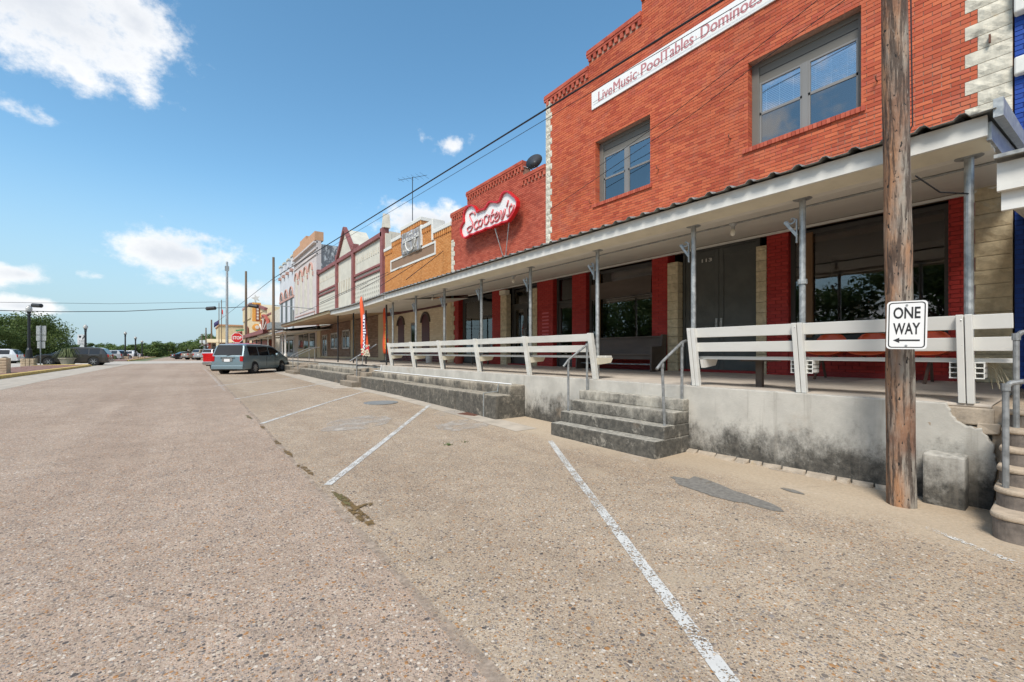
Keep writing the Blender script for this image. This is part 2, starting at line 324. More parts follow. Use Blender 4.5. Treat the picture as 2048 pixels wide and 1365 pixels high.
# utility pole
b = NB('pole_wood'); x = b.xyz(); v = b.scale((1, 1, .07)); g = b.noise(26, 8, .68, v); g2 = b.noise(70, 5, .6, b.scale((1, 1, .16)))
side = b.mapr(b.math('ADD', b.math('MULTIPLY', b.math('SUBTRACT', x[1], 1.03), 4.0), b.math('MULTIPLY', b.math('SUBTRACT', b.noise(3.5, 5, .6, b.scale((1, 1, .25))), .5), 3.2)), -.35, .35)
c = b.mix(side, (.30, .27, .225), (.37, .19, .095)); c = b.mix(b.mapr(b.noise(1.4, 5, .6), .42, .7), c, (.19, .09, .052))
c = b.mix(b.mapr(g, .42, .55, .88, 0), c, (.055, .036, .026)); c = b.mix(b.mapr(g2, .58, .75, 0, .55), c, (.50, .43, .35))
c = b.mix(b.mapr(b.noise(34, 3, .5, b.scale((1, 1, .45))), .645, .68), c, (.02, .016, .013))
b.col(c).rough(.85); b.bump(b.math('ADD', g, b.math('MULTIPLY', b.noise(34, 3, .5, b.scale((1, 1, .45))), -.6)), .9, .02)
pm('far_wood', (.17, .125, .085), .85, .25, 5, .1, 30, st=(1, 1, .1))
pm('tile_cream', (.56, .53, .44), .75, .08, 2, .1, 20, dirt=.35, dirtc=(.45, .41, .33)); pm('trim_red', (.24, .08, .072), .65, .2, 3, .05, dirt=.3, dirtc=(.36, .25, .22)); pm('pink_stucco', (.55, .49, .46), .8, .07, 1, .05, dirt=.2, dirtc=(.48, .42, .40))
pm('white_stucco', (.56, .57, .58), .75, .06, 1, .05, dirt=.15, dirtc=(.5, .5, .5)); pm('tan_trim', (.50, .28, .155), .75, .1, 2, .05); pm('pink_trim', (.46, .27, .22), .7, .1, 2, .05); pm('cream_wall', (.62, .50, .31), .75, .08, 1, .05)
pm('beige_stucco', (.60, .49, .30), .8, .08, 1, .05); pm('theatre_orange', (.68, .33, .07), .6, .08, 2, 0); pm('theatre_brown', (.23, .05, .022), .6, .1, 3, 0); pm('grey_stone', (.56, .52, .43), .85, .15, 2, .3, 12)
b = NB('peeling'); n = b.noise(3.5, 8, .72, b.scale((1, 1, .55))); b.col(b.mix(b.mapr(n, .50, .60), (.12, .125, .135), (.44, .45, .45))).rough(.85)
b = NB('lattice'); x = b.xyz(); cb = b.math('MULTIPLY', b.math('ABSOLUTE', b.math('SINE', b.math('MULTIPLY', x[1], 9.0))), b.math('ABSOLUTE', b.math('SINE', b.math('MULTIPLY', x[2], 11.0))))
b.col(b.mix(b.mapr(cb, .55, .75), (.57, .54, .45), (.36, .33, .27))).rough(.75); b.bump(cb, .5, .03)
b = NB('banner'); b.col(b.ramp(b.noise(5, 6, .6, b.scale((1, 1, .35))), [(.3, (.16, .15, .14)), (.5, (.30, .27, .23)), (.62, (.33, .36, .42)), (.8, (.48, .47, .45))])).rough(.7)
def foliage(name, lo, hi):
    b = NB(name); b.col(b.mix(b.attr(), lo, hi)).rough(.65); b.b.inputs['Specular IOR Level'].default_value = .2
    tl = b.n.new('ShaderNodeBsdfTranslucent'); b.l.new(b.b.inputs['Base Color'].links[0].from_socket, tl.inputs[0]); ms = b.n.new('ShaderNodeMixShader'); ms.inputs[0].default_value = .22
    b.l.new(b.b.outputs[0], ms.inputs[1]); b.l.new(tl.outputs[0], ms.inputs[2]); b.l.new(ms.outputs[0], b.out.inputs[0])
foliage('leaves_oak', (.035, .062, .016), (.15, .195, .055)); foliage('leaves_light', (.065, .11, .03), (.20, .26, .085)); foliage('leaves_grass', (.05, .09, .03), (.20, .22, .10))
pm('bark', (.10, .075, .055), .9, .3, 6, .3, 20); pm('clay_pot', (.46, .41, .34), .8, .1, 3, .1); pm('weed', (.07, .13, .03), .8, .3, 8, 0); pm('dry_grass', (.45, .40, .28), .9, .2, 8, 0); pm('fallen_leaf', (.32, .19, .06), .8, .3, 20, 0)
pm('dish_grey', (.055, .057, .062), .5, .1, 4, 0)

# ------------------------------------------------------------------ builders
WL = {}                                     # world position of Empties while parts are being built
class MB:
    def __init__(s): s.v = []; s.f = []; s.a = []
    def add(s, vs, fs, a=None):
        o = len(s.v); s.v += [tuple(p) for p in vs]; s.f += [tuple(i + o for i in f) for f in fs]
        if a is not None: s.a += [a] * len(fs)
        return s
    def box(s, x0, x1, y0, y1, z0, z1, a=None):
        return s.add([(x0, y0, z0), (x1, y0, z0), (x1, y1, z0), (x0, y1, z0), (x0, y0, z1), (x1, y0, z1), (x1, y1, z1), (x0, y1, z1)],
                     [(0, 3, 2, 1), (4, 5, 6, 7), (0, 1, 5, 4), (1, 2, 6, 5), (2, 3, 7, 6), (3, 0, 4, 7)], a)
    def hexa(s, p, a=None):                   # 8 corners: bottom ring, top ring
        return s.add(p, [(0, 3, 2, 1), (4, 5, 6, 7), (0, 1, 5, 4), (1, 2, 6, 5), (2, 3, 7, 6), (3, 0, 4, 7)], a)
    def bar(s, p, q, w_, h, up=(0, 0, 1)):
        p, q = Vector(p), Vector(q); d = (q - p).normalized(); u = Vector(up)
        r = d.cross(u); r = r.normalized() if r.length > 1e-4 else Vector((1, 0, 0)); t = r.cross(d)
        r, t = r * w_ / 2, t * h / 2
        return s.hexa([p - r - t, q - r - t, q + r - t, p + r - t, p - r + t, q - r + t, q + r + t, p + r + t])
    def tube(s, pts, rad, n=8, cap=True):
        pts = [Vector(p) for p in pts]; rs = rad if isinstance(rad, (list, tuple)) else [rad] * len(pts); o = len(s.v); up = None
        for i, p in enumerate(pts):
            d = (pts[min(i + 1, len(pts) - 1)] - pts[max(i - 1, 0)]).normalized()
            if up is None: up = Vector((0, 0, 1)) if abs(d.z) < .9 else Vector((0, 1, 0))
            r = d.cross(up).normalized(); t = r.cross(d); up = t
            for k in range(n):
                an = 2 * math.pi * k / n; s.v.append(tuple(p + (r * math.cos(an) + t * math.sin(an)) * rs[i]))
        for i in range(len(pts) - 1):
            for k in range(n):
                s.f.append((o + i * n + k, o + i * n + (k + 1) % n, o + (i + 1) * n + (k + 1) % n, o + (i + 1) * n + k))
        if cap: s.f.append(tuple(o + k for k in range(n))[::-1]); s.f.append(tuple(o + (len(pts) - 1) * n + k for k in range(n)))
        return s
    def lathe(s, prof, c=(0, 0, 0), n=16, axis='z'):
        o = len(s.v)
        for r, z in prof:
            for k in range(n):
                a = 2 * math.pi * k / n
                p = (r * math.cos(a), r * math.sin(a), z) if axis == 'z' else (r * math.cos(a), z, r * math.sin(a))
                s.v.append((p[0] + c[0], p[1] + c[1], p[2] + c[2]))
        for i in range(len(prof) - 1):
            for k in range(n): s.f.append((o + i * n + k, o + i * n + (k + 1) % n, o + (i + 1) * n + (k + 1) % n, o + (i + 1) * n + k))
        s.f.append(tuple(o + k for k in range(n))[::-1]); s.f.append(tuple(o + (len(prof) - 1) * n + k for k in range(n)))
        return s
    def slab(s, poly, ax, a0, a1):            # polygon in the plane across axis ax, extruded a0..a1; poly = (u,v) in the other two axes in order
        n = len(poly); o = len(s.v)
        for a in (a0, a1):
            for (u, v) in poly: s.v.append({0: (a, u, v), 1: (u, a, v), 2: (u, v, a)}[ax])
        s.f.append(tuple(o + i for i in range(n))[::-1]); s.f.append(tuple(o + n + i for i in range(n)))
        for i in range(n): s.f.append((o + i, o + (i + 1) % n, o + n + (i + 1) % n, o + n + i))
        return s
    def mesh(s, name, m, off=(0, 0, 0), smooth=False):
        me = bpy.data.meshes.new(name); ox, oy, oz = off
        me.from_pydata([(x - ox, y - oy, z - oz) for x, y, z in s.v], [], s.f); me.materials.append(MATS[m])
        if s.a and len(s.a) == len(s.f):
            at = me.attributes.new('bc', 'FLOAT', 'FACE'); at.data.foreach_set('value', s.a)
        if smooth: me.polygons.foreach_set('use_smooth', [True] * len(me.polygons))
        me.update(); return me
    def build(s, name, m, parent=None, smooth=False, bev=0, kind=None, seg=2):
        off = WL.get(parent.name, (0, 0, 0)) if parent else (0, 0, 0)
        o = bpy.data.objects.new(name, s.mesh(name, m, off, smooth)); COL.objects.link(o)
        if parent: o.parent = parent; WL[o.name] = off
        if bev:
            md = o.modifiers.new('bevel', 'BEVEL'); md.width = bev; md.segments = seg; md.limit_method = 'ANGLE'; md.angle_limit = R(40)
        if kind: o['kind'] = kind
        return o
def tag(o, label, cat, group=None):
    o['label'] = label; o['category'] = cat
    if group: o['group'] = group
    return o
def thing(name, loc, label, cat, group=None):
    o = bpy.data.objects.new(name, None); COL.objects.link(o); o.location = loc; o.empty_display_size = .2; WL[o.name] = tuple(loc)
    return tag(o, label, cat, group)
def struct(o): o['kind'] = 'structure'; return o
def copytree(o, parent=None):
    c = o.copy(); COL.objects.link(c)
    if parent: c.parent = parent
    for ch in list(o.children): copytree(ch, c)
    return c
def textmesh(txt, size, bold=0.0, align='LEFT', sx=1.0):
    cu = bpy.data.curves.new('t', 'FONT'); cu.body = txt; cu.size = size; cu.offset = bold; cu.align_x = align; cu.resolution_u = 3
    o = bpy.data.objects.new('t', cu); COL.objects.link(o); dg = bpy.context.evaluated_depsgraph_get()
    me = bpy.data.meshes.new_from_object(o.evaluated_get(dg)); vs_ = [(v.co.x * sx, v.co.y) for v in me.vertices]; fs = [tuple(p.vertices) for p in me.polygons]
    bpy.data.objects.remove(o); bpy.data.curves.remove(cu); bpy.data.meshes.remove(me)
    return vs_, fs
def facetext(mb, txt, size, X, y, z, bold=0.0, align='LEFT', sx=1.0, fit=None):     # reads left to right seen from the street
    v, f = textmesh(txt, size, bold, align, sx)
    k = 1.0
    if fit: k = fit / (max(p[0] for p in v) - min(p[0] for p in v))
    return mb.add([(X, y - p[0] * k, z + p[1]) for p in v], f)
def sheet(name, m, xs, ys, dz, kind='structure'):
    mb = MB(); n = len(ys)
    for x in xs:
        for y in ys: mb.v.append((x, y, gz(x, y) + dz))
    for i in range(len(xs) - 1):
        for j in range(n - 1): mb.f.append((i * n + j, (i + 1) * n + j, (i + 1) * n + j + 1, i * n + j + 1))
    o = mb.build(name, m); o['kind'] = kind; return o
def lerp(a, b, t): return a + (b - a) * t
def span(a, b, step): n = max(1, int(abs(b - a) / step)); return [lerp(a, b, i / n) for i in range(n + 1)]

# ------------------------------------------------------------------ ground, road, parking bays
YS = span(-30, 2, 4) + span(3, 32, 1)[0:] + span(36, 64, 7)
sheet('ground', 'ground_far', [-900, -200, -60, -20, 0, 20, 60, 200, 900], [-700, -200, -60, -30, 0, 3, 6, 9, 12, 15, 20, 25, 30, 60, 120, 300, 1500], -.012)
sheet('road', 'agg_road', span(-5.1, 1.10, 1.2), YS, 0)
sheet('parking_bay_paving', 'agg_park', span(1.10, 6.3, .8), YS, .0)
sheet('road_gutter', 'gutter', [-7.1, -6.2, -5.1], YS, .004)
sheet('far_road', 'agg_road', [-5.1, 0, 6.3], [82, 110, 150, 210], .0)
sheet('cross_street', 'cross_concrete', [-70, -30, -10, 0, 9.2, 30, 60], [64, 70, 76, 82], .004)
sheet('far_side_street', 'cross_concrete', [-40, -30, -20, -11.5], [-30, 0, 20, 40, 64], .003)
mb = MB()
for y0, y1, w_ in ((6.2, 16.3, .42), (16.3, 30, .75), (30, 62, .7)):
    ys = span(y0, y1, 1.2)
    for a, c in zip(ys, ys[1:]):
        xo = 5.16 if y0 < 16 else 4.95
        mb.add([(xo - w_, a, gz(0, a) + .005), (xo + .1, a, gz(0, a) + .005), (xo + .1, c, gz(0, c) + .005), (xo - w_, c, gz(0, c) + .005)], [(0, 1, 2, 3)])
struct(mb.build('gutter_strip', 'gutter'))

def gstrip(mb, p, q, w_, dz, n=14, taper=1.0, jit=0):
    d = (q - p); d2 = Vector((d.x, d.y, 0)).normalized(); r = Vector((d2.y, -d2.x, 0)); o = len(mb.v)
    for i in range(n + 1):
        c = p + d * (i / n); ww = w_ * lerp(1, taper, i / n) / 2; j1 = random.uniform(-jit, jit); j2 = random.uniform(-jit, jit)
        for s_, jj in ((-1, j1), (1, j2)):
            t = c + r * (ww * s_ + jj); mb.v.append((t.x, t.y, gz(t.x, t.y) + dz))
    for i in range(n): mb.f.append((o + 2 * i, o + 2 * i + 1, o + 2 * i + 3, o + 2 * i + 2))
for a, c_, m, w_ in (((1462, 1368), (1100, 882), 'line_paint', .088), ((655, 971), (860, 810), 'line_paint', .088), ((523, 848), (735, 782), 'line_paint', .085), ((470, 799), (660, 765), 'line_paint', .10), ((428, 773), (592, 756), 'line_paint', .10),
                 ((2046, 1133), (1850, 1055), 'line_paint_worn', .06)):
    mb = MB(); p, q = gnd(*a), gnd(*c_)
    if a[0] == 1462: p = q + (p - q) * 1.35
    gstrip(mb, p, q, w_, .006); struct(mb.build('parking_line', m))
mb = MB(); gstrip(mb, Vector((.98, 17.5, 0)), Vector((.92, 42, 0)), .08, .007, 20); struct(mb.build('bay_edge_line', 'line_paint_worn'))
mb = MB(); gstrip(mb, Vector((1.10, -6, 0)), Vector((1.10, 40, 0)), .055, .004, 60, 1, .015); struct(mb.build('slab_joint', 'joint_sand'))
def blob(name, m, cx, cy, rx, ry, rot, dz, n=26, rough=.22, seed=0):
    rnd = random.Random(seed); mb = MB(); c = gnd(cx, cy); mb.v.append((c.x, c.y, c.z + dz))
    for i in range(n):
        t = 2 * math.pi * i / n; k = 1 + rough * (mnoise.noise(Vector((math.cos(t) * 1.7 + seed, math.sin(t) * 1.7, seed)))) + rnd.uniform(-.05, .05)
        u, v = rx * k * math.cos(t), ry * k * math.sin(t); x = c.x + u * math.cos(rot) - v * math.sin(rot); y = c.y + u * math.sin(rot) + v * math.cos(rot)
        mb.v.append((x, y, gz(x, y) + dz))
    for i in range(n): mb.f.append((0, 1 + i, 1 + (i + 1) % n))
    return struct(mb.build(name, m))
blob('tar_patch', 'tar_patch', 1432, 981, .22, .58, R(-12), .005, seed=3, rough=.5); blob('tar_patch', 'tar_patch', 1585, 983, .05, .11, R(-12), .005, seed=5)
blob('paint_spill', 'white_stain', 930, 850, .7, .45, R(20), .005, seed=8); blob('paint_spill', 'white_stain', 720, 846, .55, .9, R(-50), .005, seed=9)
blob('paint_spill', 'white_stain', 1585, 945, .08, .25, R(10), .006, seed=4); blob('paint_spill', 'white_stain', 900, 826, .5, .3, R(30), .007, seed=14); pass
for (px, py, l, ww, s_) in ((555, 887, .22, .10, 1), (575, 907, .3, .10, 2), (615, 942, .3, .10, 4), (700, 1012, .52, .13, 6), (722, 1034, .34, .15, 7), (525, 856, .2, .09, 8), (601, 934, .12, .08, 9)):
    blob('joint_moss', 'moss', px, py, ww * .36, l * .8, R(2), .009, 18, .6, s_)
blob('joint_moss', 'moss', 729, 1013, .10, .035, R(8), .010, 18, .6, 21); blob('joint_moss', 'moss_green', 682, 998, .035, .26, R(2), .010, 18, .6, 22); blob('joint_moss', 'moss_green', 497, 835, .035, .35, R(2), .010, 18, .6, 23)
mb = MB(); c = gnd(762, 806); mb.lathe([(.44, 0), (.44, .010), (.38, .012), (.36, .008), (.05, .010)], (c.x, c.y, c.z), 28); tag(mb.build('manhole_cover', 'post_grey'), 'round grey manhole cover set in the angled parking bays', 'manhole')
mb = MB(); p = [gnd(915, 829), gnd(948, 833), gnd(972, 829), gnd(938, 825)]
mb.hexa([(q.x, q.y, q.z - .01) for q in p] + [(q.x, q.y, q.z + .014) for q in p]); tag(mb.build('rusty_plate', 'rust'), 'flat rusty metal plate on the paving below the stepped ledge', 'plate')

# ------------------------------------------------------------------ brickwork
BL, BH, BJ = .2032, .0677, .010
bvar = {}
def bricks(parent, m, X, z0, z1, spans, solo=0, L=BL, H=BH, J=BJ, proud=.011, seed=1, name='brickwork', dirn=-1):
    """courses between z0 and z1; spans(zmid) -> list of (y0, y1); 'solo' of the nearest bricks become objects of their own"""
    rnd = random.Random(seed); full, rest = [], []
    nrow = int((z1 - z0) / H + .5)
    for r in range(nrow):
        za, zb = z0 + r * H + J / 2, min(z0 + (r + 1) * H, z1) - J / 2
        for (a, c) in spans(z0 + (r + .5) * H):
            y = math.floor(a / L) * L + (L / 2 if r % 2 else 0) - L
            while y < c:
                ya, yb = max(a, y + J / 2), min(c, y + L - J / 2)
                if yb - ya > .02: (full if abs((yb - ya) - (L - J)) < 1e-4 and zb - za > H - J - 1e-4 else rest).append((ya, yb, za, zb))
                y += L
    if solo:
        full.sort(key=lambda b_: (b_[0] ** 2 + X * X + (b_[2] - CAMZ) ** 2)); rest += full[solo:]; full = full[:solo]
    else: rest += full; full = []
    mb = MB()
    for (ya, yb, za, zb) in rest:
        p = proud + rnd.uniform(-.003, .003); a = rnd.random()
        xf = X + dirn * p
        mb.add([(X, ya, za), (X, yb, za), (X, yb, zb), (X, ya, zb), (xf, ya, za), (xf, yb, za), (xf, yb, zb), (xf, ya, zb)],
               [(4, 7, 6, 5), (0, 4, 5, 1), (7, 3, 2, 6), (0, 3, 7, 4), (5, 6, 2, 1)], a)
    o = mb.build(name, m, parent, kind='stuff') if mb.v else None
    if full:
        key = (m, L, H)
        if key not in bvar:
            bvar[key] = []
            for k in range(10):
                q = MB(); e = .003; l2, h2 = (L - J) / 2, (H - J) / 2
                j = lambda: rnd.uniform(-.0025, .0025)
                q.add([(0, -l2, -h2), (0, l2, -h2), (0, l2, h2), (0, -l2, h2), (-proud + j(), -l2 + e, -h2 + e), (-proud + j(), l2 - e, -h2 + e), (-proud + j(), l2 - e, h2 - e), (-proud + j(), -l2 + e, h2 - e)],
                      [(4, 7, 6, 5), (0, 4, 5, 1), (7, 3, 2, 6), (0, 3, 7, 4), (5, 6, 2, 1)], (k + .5) / 10)
                bvar[key].append(q.mesh('brick', m))
        ox, oy, oz = WL.get(parent.name, (0, 0, 0))
        for (ya, yb, za, zb) in full:
            ob = bpy.data.objects.new('brick', rnd.choice(bvar[key])); COL.objects.link(ob); ob.parent = parent
            ob.location = (X - ox, (ya + yb) / 2 - oy, (za + zb) / 2 - oz)
    return o
def cut(a, c, holes):
    out = [(a, c)]
    for (h0, h1) in holes:
        nx = []
        for (s0, s1) in out:
            if h1 <= s0 or h0 >= s1: nx.append((s0, s1)); continue
            if h0 > s0: nx.append((s0, h0))
            if h1 < s1: nx.append((h1, s1))
        out = nx
    return out
svar = {}
def stonemesh(w_, h, d, m, k):
    key = (round(w_, 3), round(h, 3), round(d, 3), m, k)
    if key in svar: return svar[key]
    mb = MB(); nu, nv = 5, 3; rnd = random.Random(k * 31 + int(w_ * 1000))
    for j in range(nv + 1):
        for i in range(nu + 1):
            e = i in (0, nu) or j in (0, nv)
            mb.v.append((-.004 if e else -rnd.uniform(.006, .026), -w_ / 2 + w_ * i / nu, -h / 2 + h * j / nv))
    for j in range(nv):
        for i in range(nu):
            a = j * (nu + 1) + i; mb.f.append((a, a + nu + 1, a + nu + 2, a + 1))
    o = len(mb.v); mb.v += [(d, -w_ / 2, -h / 2), (d, w_ / 2, -h / 2), (d, w_ / 2, h / 2), (d, -w_ / 2, h / 2)]
    c = [0, nu, (nv + 1) * (nu + 1) - 1, nv * (nu + 1)]
    for q in range(4): mb.f.append((c[q], c[(q + 1) % 4], o + (q + 1) % 4, o + q))
    svar[key] = mb.mesh('stone', m); return svar[key]
def quoin(parent, X, ya, yb, z0, z1, wide, m, h=.203, both=False, name='stone', alt=0, d=.05):
    """column of rough stones from ya to yb; every other one reaches 'wide' further into the brick on the +Y side (or both)"""
    z = z0; i = alt; ox, oy, oz = WL.get(parent.name, (0, 0, 0))
    while z < z1 - .03:
        hh = min(h, z1 - z); a = ya - (wide if both and i % 2 else 0); c = yb + (wide if i % 2 else 0)
        if wide < 0: a, c = (ya + (wide if i % 2 else 0), yb)
        ob = bpy.data.objects.new(name, stonemesh(c - a - .008, hh - .008, d, m, random.randrange(5))); COL.objects.link(ob); ob.parent = parent
        ob.location = (X - .012 - ox, (a + c) / 2 - oy, z + hh / 2 - oz); z += hh; i += 1

# =================================================================== red brick hall (two-storey part and its lower wing)
Y0, Y1, Y2 = yx(2026), yx(1093), yx(903)
hall = thing('brick_hall', (XF, (Y0 + Y2) / 2, 0), 'orange-red brick hall with pale stone quoins and long white porch canopy', 'building')
hc = (Y0 + Y1) / 2
STEP = [(Y1, 9.72), (yx(1178), 10.15), (yx(1284), 10.72)]          # parapet climbs towards the middle
def parz(y):
    d = abs(y - hc)
    if d < abs(STEP[2][0] - hc): return STEP[2][1]
    if d < abs(STEP[1][0] - hc): return STEP[1][1]
    return STEP[0][1]
WZ0, WZ1 = 5.70, 7.46
WIN = [(yx(1301), yx(1191)), (yx(1723), yx(1496))]
core = MB()
QW = .34                                                     # quoin width
# wall backing (mortar) in pieces around the windows
segs = [Y0, WIN[1][0], WIN[1][1], WIN[0][0], WIN[0][1], Y1]
TH_ = .34
for a, c in ((segs[0], segs[1]), (segs[2], segs[3]), (segs[4], segs[5])): core.box(XF, XF + TH_, a, c, 3.86, WZ1)
for a, c in ((segs[1], segs[2]), (segs[3], segs[4])): core.box(XF, XF + TH_, a, c, 3.86, WZ0)
core.box(XF, XF + TH_, Y0, Y1, WZ1, 9.3)
s1, s2 = abs(STEP[1][0] - hc), abs(STEP[2][0] - hc)
core.box(XF, XF + TH_, Y0, Y1, 9.3, STEP[0][1] - .14); core.box(XF, XF + TH_ - .01, hc - s1, hc + s1, STEP[0][1] - .14, STEP[1][1] - .14); core.box(XF, XF + TH_ - .02, hc - s2, hc + s2, STEP[1][1] - .14, STEP[2][1] - .14)
core.build('wall_core', 'mortar', hall)
def up_spans(z):
    if z > 9.55: pass
    lim = [(Y0, Y1)] if z < STEP[0][1] - .30 else [(hc - s1, hc + s1)] if z < STEP[1][1] - .30 else [(hc - s2, hc + s2)]
    i = int((z - 3.86) / (3 * BH)); wide = .13 if i % 2 else 0
    h = [(Y0 - 1, Y0 + QW + wide), (Y1 - .20 - (wide * .6), Y1 + 1)]
    if WZ0 < z < WZ1: h += WIN
    out = []
    for a, c in lim: out += cut(a, c, h)
    return out
bricks(hall, 'brick_orange_red', XF, 3.86, STEP[2][1] - .30, up_spans, solo=300, seed=2)
quoin(hall, XF, Y0, Y0 + QW, 3.86, 9.6, .13, 'quoin_stone', 3 * BH); quoin(hall, XF, Y1 - .20, Y1 + .02, 3.86, 9.55, -.08, 'quoin_stone', 3 * BH)
# parapet: dentils and cap
def parapet(parent, X, a, c, z, m, name='parapet', dent=True):
    mb = MB(); rnd = random.Random(int(a * 10))
    y = a
    while y < c - .05:
        if dent: mb.box(X - .055, X + .02, y, min(y + .095, c), z - .30, z - .17, rnd.random())
        y += .19
    y = a
    for k, (zz, p) in enumerate(((z - .165, .06), (z - .095, .075), (z - .03, .06))):
        y = a + (.1 if k % 2 else 0) - .1
        while y < c:
            mb.box(X - p, X + TH_ + .03, max(a, y), min(c, y + .195), zz, zz + .062, rnd.random()); y += .2
    return mb.build(name, m, parent)
parapet(hall, XF, hc + s1, Y1 + .06, STEP[0][1], 'brick_faded_red'); parapet(hall, XF, hc + s2, hc + s1 + .05, STEP[1][1], 'brick_faded_red'); parapet(hall, XF, hc - s2 - .05, hc + s2 + .05, STEP[2][1], 'brick_faded_red')
parapet(hall, XF, hc - s1 - .05, hc - s2, STEP[1][1], 'brick_faded_red'); parapet(hall, XF, Y0 - .06, hc - s1, STEP[0][1], 'brick_faded_red')
mb = MB().box(XF + TH_, XF + 18, Y0 + .02, Y1 - .02, 3.9, 9.2); mb.build('rear_block', 'mortar', hall)
mb = MB().box(XF + TH_, XF + 18, Y1 - .02, Y2, 3.9, 6.6); mb.build('rear_wing', 'mortar', hall)
# upper windows
def upper_window(a, c):
    w0 = MB(); xr = XF + .17
    w0.box(xr, xr + .10, a, a + .09, WZ0, WZ1); w0.box(xr, xr + .10, c - .14, c, WZ0, WZ1); w0.box(xr, xr + .10, a + .09, c - .14, WZ1 - .10, WZ1)
    win = w0.build('window', 'lintel_grey', hall, bev=.006)
    MB().box(xr + .03, xr + .09, a + .09, c - .14, WZ1 - .42, WZ1 - .10).build('transom_board', 'lintel_grey', win)
    MB().box(xr + .022, xr + .032, a + .09, c - .14, WZ1 - .265, WZ1 - .255).build('transom_joint', 'black_paint', win)
    ya, yb, za, zb = a + .09, c - .14, WZ0 + .02, WZ1 - .42; ym = (ya + yb) / 2; zm = (za + zb) / 2 + .02
    fr = MB()
    fr.box(xr + .02, xr + .08, ym - .05, ym + .05, za, zb)
    for (p, q) in ((ya, ym - .05), (ym + .05, yb)):
        fr.box(xr + .03, xr + .07, p, q, zm - .025, zm + .025); fr.box(xr + .03, xr + .07, p, p + .035, za, zb); fr.box(xr + .03, xr + .07, q - .035, q, za, zb); fr.box(xr + .03, xr + .07, p + .035, q - .035, zb - .035, zb); fr.box(xr + .03, xr + .07, p + .035, q - .035, za, za + .04)
    fr.build('frame', 'window_grey', win)
    for (p, q) in ((ya + .035, ym - .085), (ym + .085, yb - .035)):
        MB().box(xr + .050, xr + .054, p, q, zm + .025, zb - .035).build('pane', 'glass_up', win); MB().box(xr + .046, xr + .050, p, q, za + .04, zm - .025).build('pane', 'glass_dark', win)
        bl = MB(); z = za + .06
        while z < zb - .12:
            bl.hexa([(xr + .10, p, z), (xr + .135, p, z + .012), (xr + .135, q, z + .012), (xr + .10, q, z), (xr + .10, p, z + .003), (xr + .135, p, z + .015), (xr + .135, q, z + .015), (xr + .10, q, z + .003)]); z += .036
        bl.box(xr + .09, xr + .14, p, q, zb - .10, zb - .045)
        for t in (.2, .55, .9): yy = lerp(p, q, t); bl.box(xr + .094, xr + .098, yy - .003, yy + .003, za + .05, zb - .1)
        bl.build('blind', 'blind', win)
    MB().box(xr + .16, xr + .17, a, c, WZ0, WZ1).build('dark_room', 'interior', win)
    sill = MB(); y = a - .06; rnd = random.Random(3)
    while y < c + .06 - .02:
        sill.hexa([(XF - .05, y, WZ0 - .10), (xr, y, WZ0 - .06), (xr, y + .062, WZ0 - .06), (XF - .05, y + .062, WZ0 - .10), (XF - .05, y, WZ0 - .012), (xr, y, WZ0 + .015), (xr, y + .062, WZ0 + .015), (XF - .05, y + .062, WZ0 - .012)], rnd.random()); y += .0705
    sill.build('brick_sill', 'brick_faded_red', win)
    # brick reveal on the side that shows
    rv = MB(); r = 0; z = WZ0
    while z < WZ1 - .02:
        rv.box(XF - .008, xr, c - .004, c + .03, z + .005, min(z + BH - .005, WZ1), rnd.random()); rv.box(XF - .008, xr, a - .03, a + .004, z + .005, min(z + BH - .005, WZ1), rnd.random()); z += BH
    rv.build('brick_reveal', 'brick_orange_red', win)
for a, c in WIN: upper_window(a, c)
# low wing to the left
WINGZ = 7.55
mid0, mid1 = yx(1046), yx(935)
mb = MB().box(XF, XF + TH_, Y1, Y2, 3.86, WINGZ - .12); mb.box(XF, XF + TH_ - .01, mid0, mid1, WINGZ - .12, WINGZ + .42); mb.build('wing_core', 'mortar', hall)
def wing_spans(z):
    i = int((z - 3.86) / (3 * BH)); w2 = .10 if i % 2 else 0
    if z < WINGZ - .3: return [(Y1 + .03, Y2 - .22 - (w2 if z < 6.4 else -.22))]
    return [(mid0, mid1)] if z < WINGZ + .42 else []
bricks(hall, 'brick_faded_red', XF, 3.86, WINGZ + .24, wing_spans, seed=4, name='wing_brickwork')
quoin(hall, XF, Y2 - .22, Y2, 3.86, 6.4, -.10, 'quoin_stone', 3 * BH)
parapet(hall, XF, Y1 + .03, mid0, WINGZ, 'brick_faded_red'); parapet(hall, XF, mid0 - .03, mid1 + .03, WINGZ + .54, 'brick_faded_red'); parapet(hall, XF, mid1, Y2, WINGZ, 'brick_faded_red')
# ---- storefront under the canopy
FZ = 1.03; SZ = 3.87                                     # floor at the wall, top of shop fronts
def pier(p0, p1, z0=FZ - .1, z1=SZ, x=XF, d=.32, m='brick_painted_red', mm='mortar_red'):
    a, c = min(p0, p1), max(p0, p1)
    o = MB().box(x, x + d, a, c, z0, z1).build('pier', mm, hall)
    off = WL[o.name]
    bricks(o, m, x, z0, z1, lambda z: [(a, c)], seed=int(a * 100), name='pier_brickwork')
    # returns
    rv = MB(); z = z0; rnd = random.Random(5); r = 0
    while z < z1 - .02:
        for (q0, q1) in ((a - .010, a), (c, c + .010)):
            xx = x + (.0 if r % 2 else -.01)
            rv.box(x - .010, x + .10, q0, q1, z + .005, z + BH - .005, rnd.random()); rv.box(x + .11, x + d, q0, q1, z + .005, z + BH - .005, rnd.random())
        z += BH; r += 1
    rv.build('return_brickwork', m, o, kind='stuff')
def strip(p0, p1, z1=SZ - .25, x=XF, h=.21):
    a, c = min(p0, p1), max(p0, p1); quoin(hall, x - .012, a, c, FZ - .02, z1, 0, 'quoin_stone_sheltered', h, d=.2)
y = yx
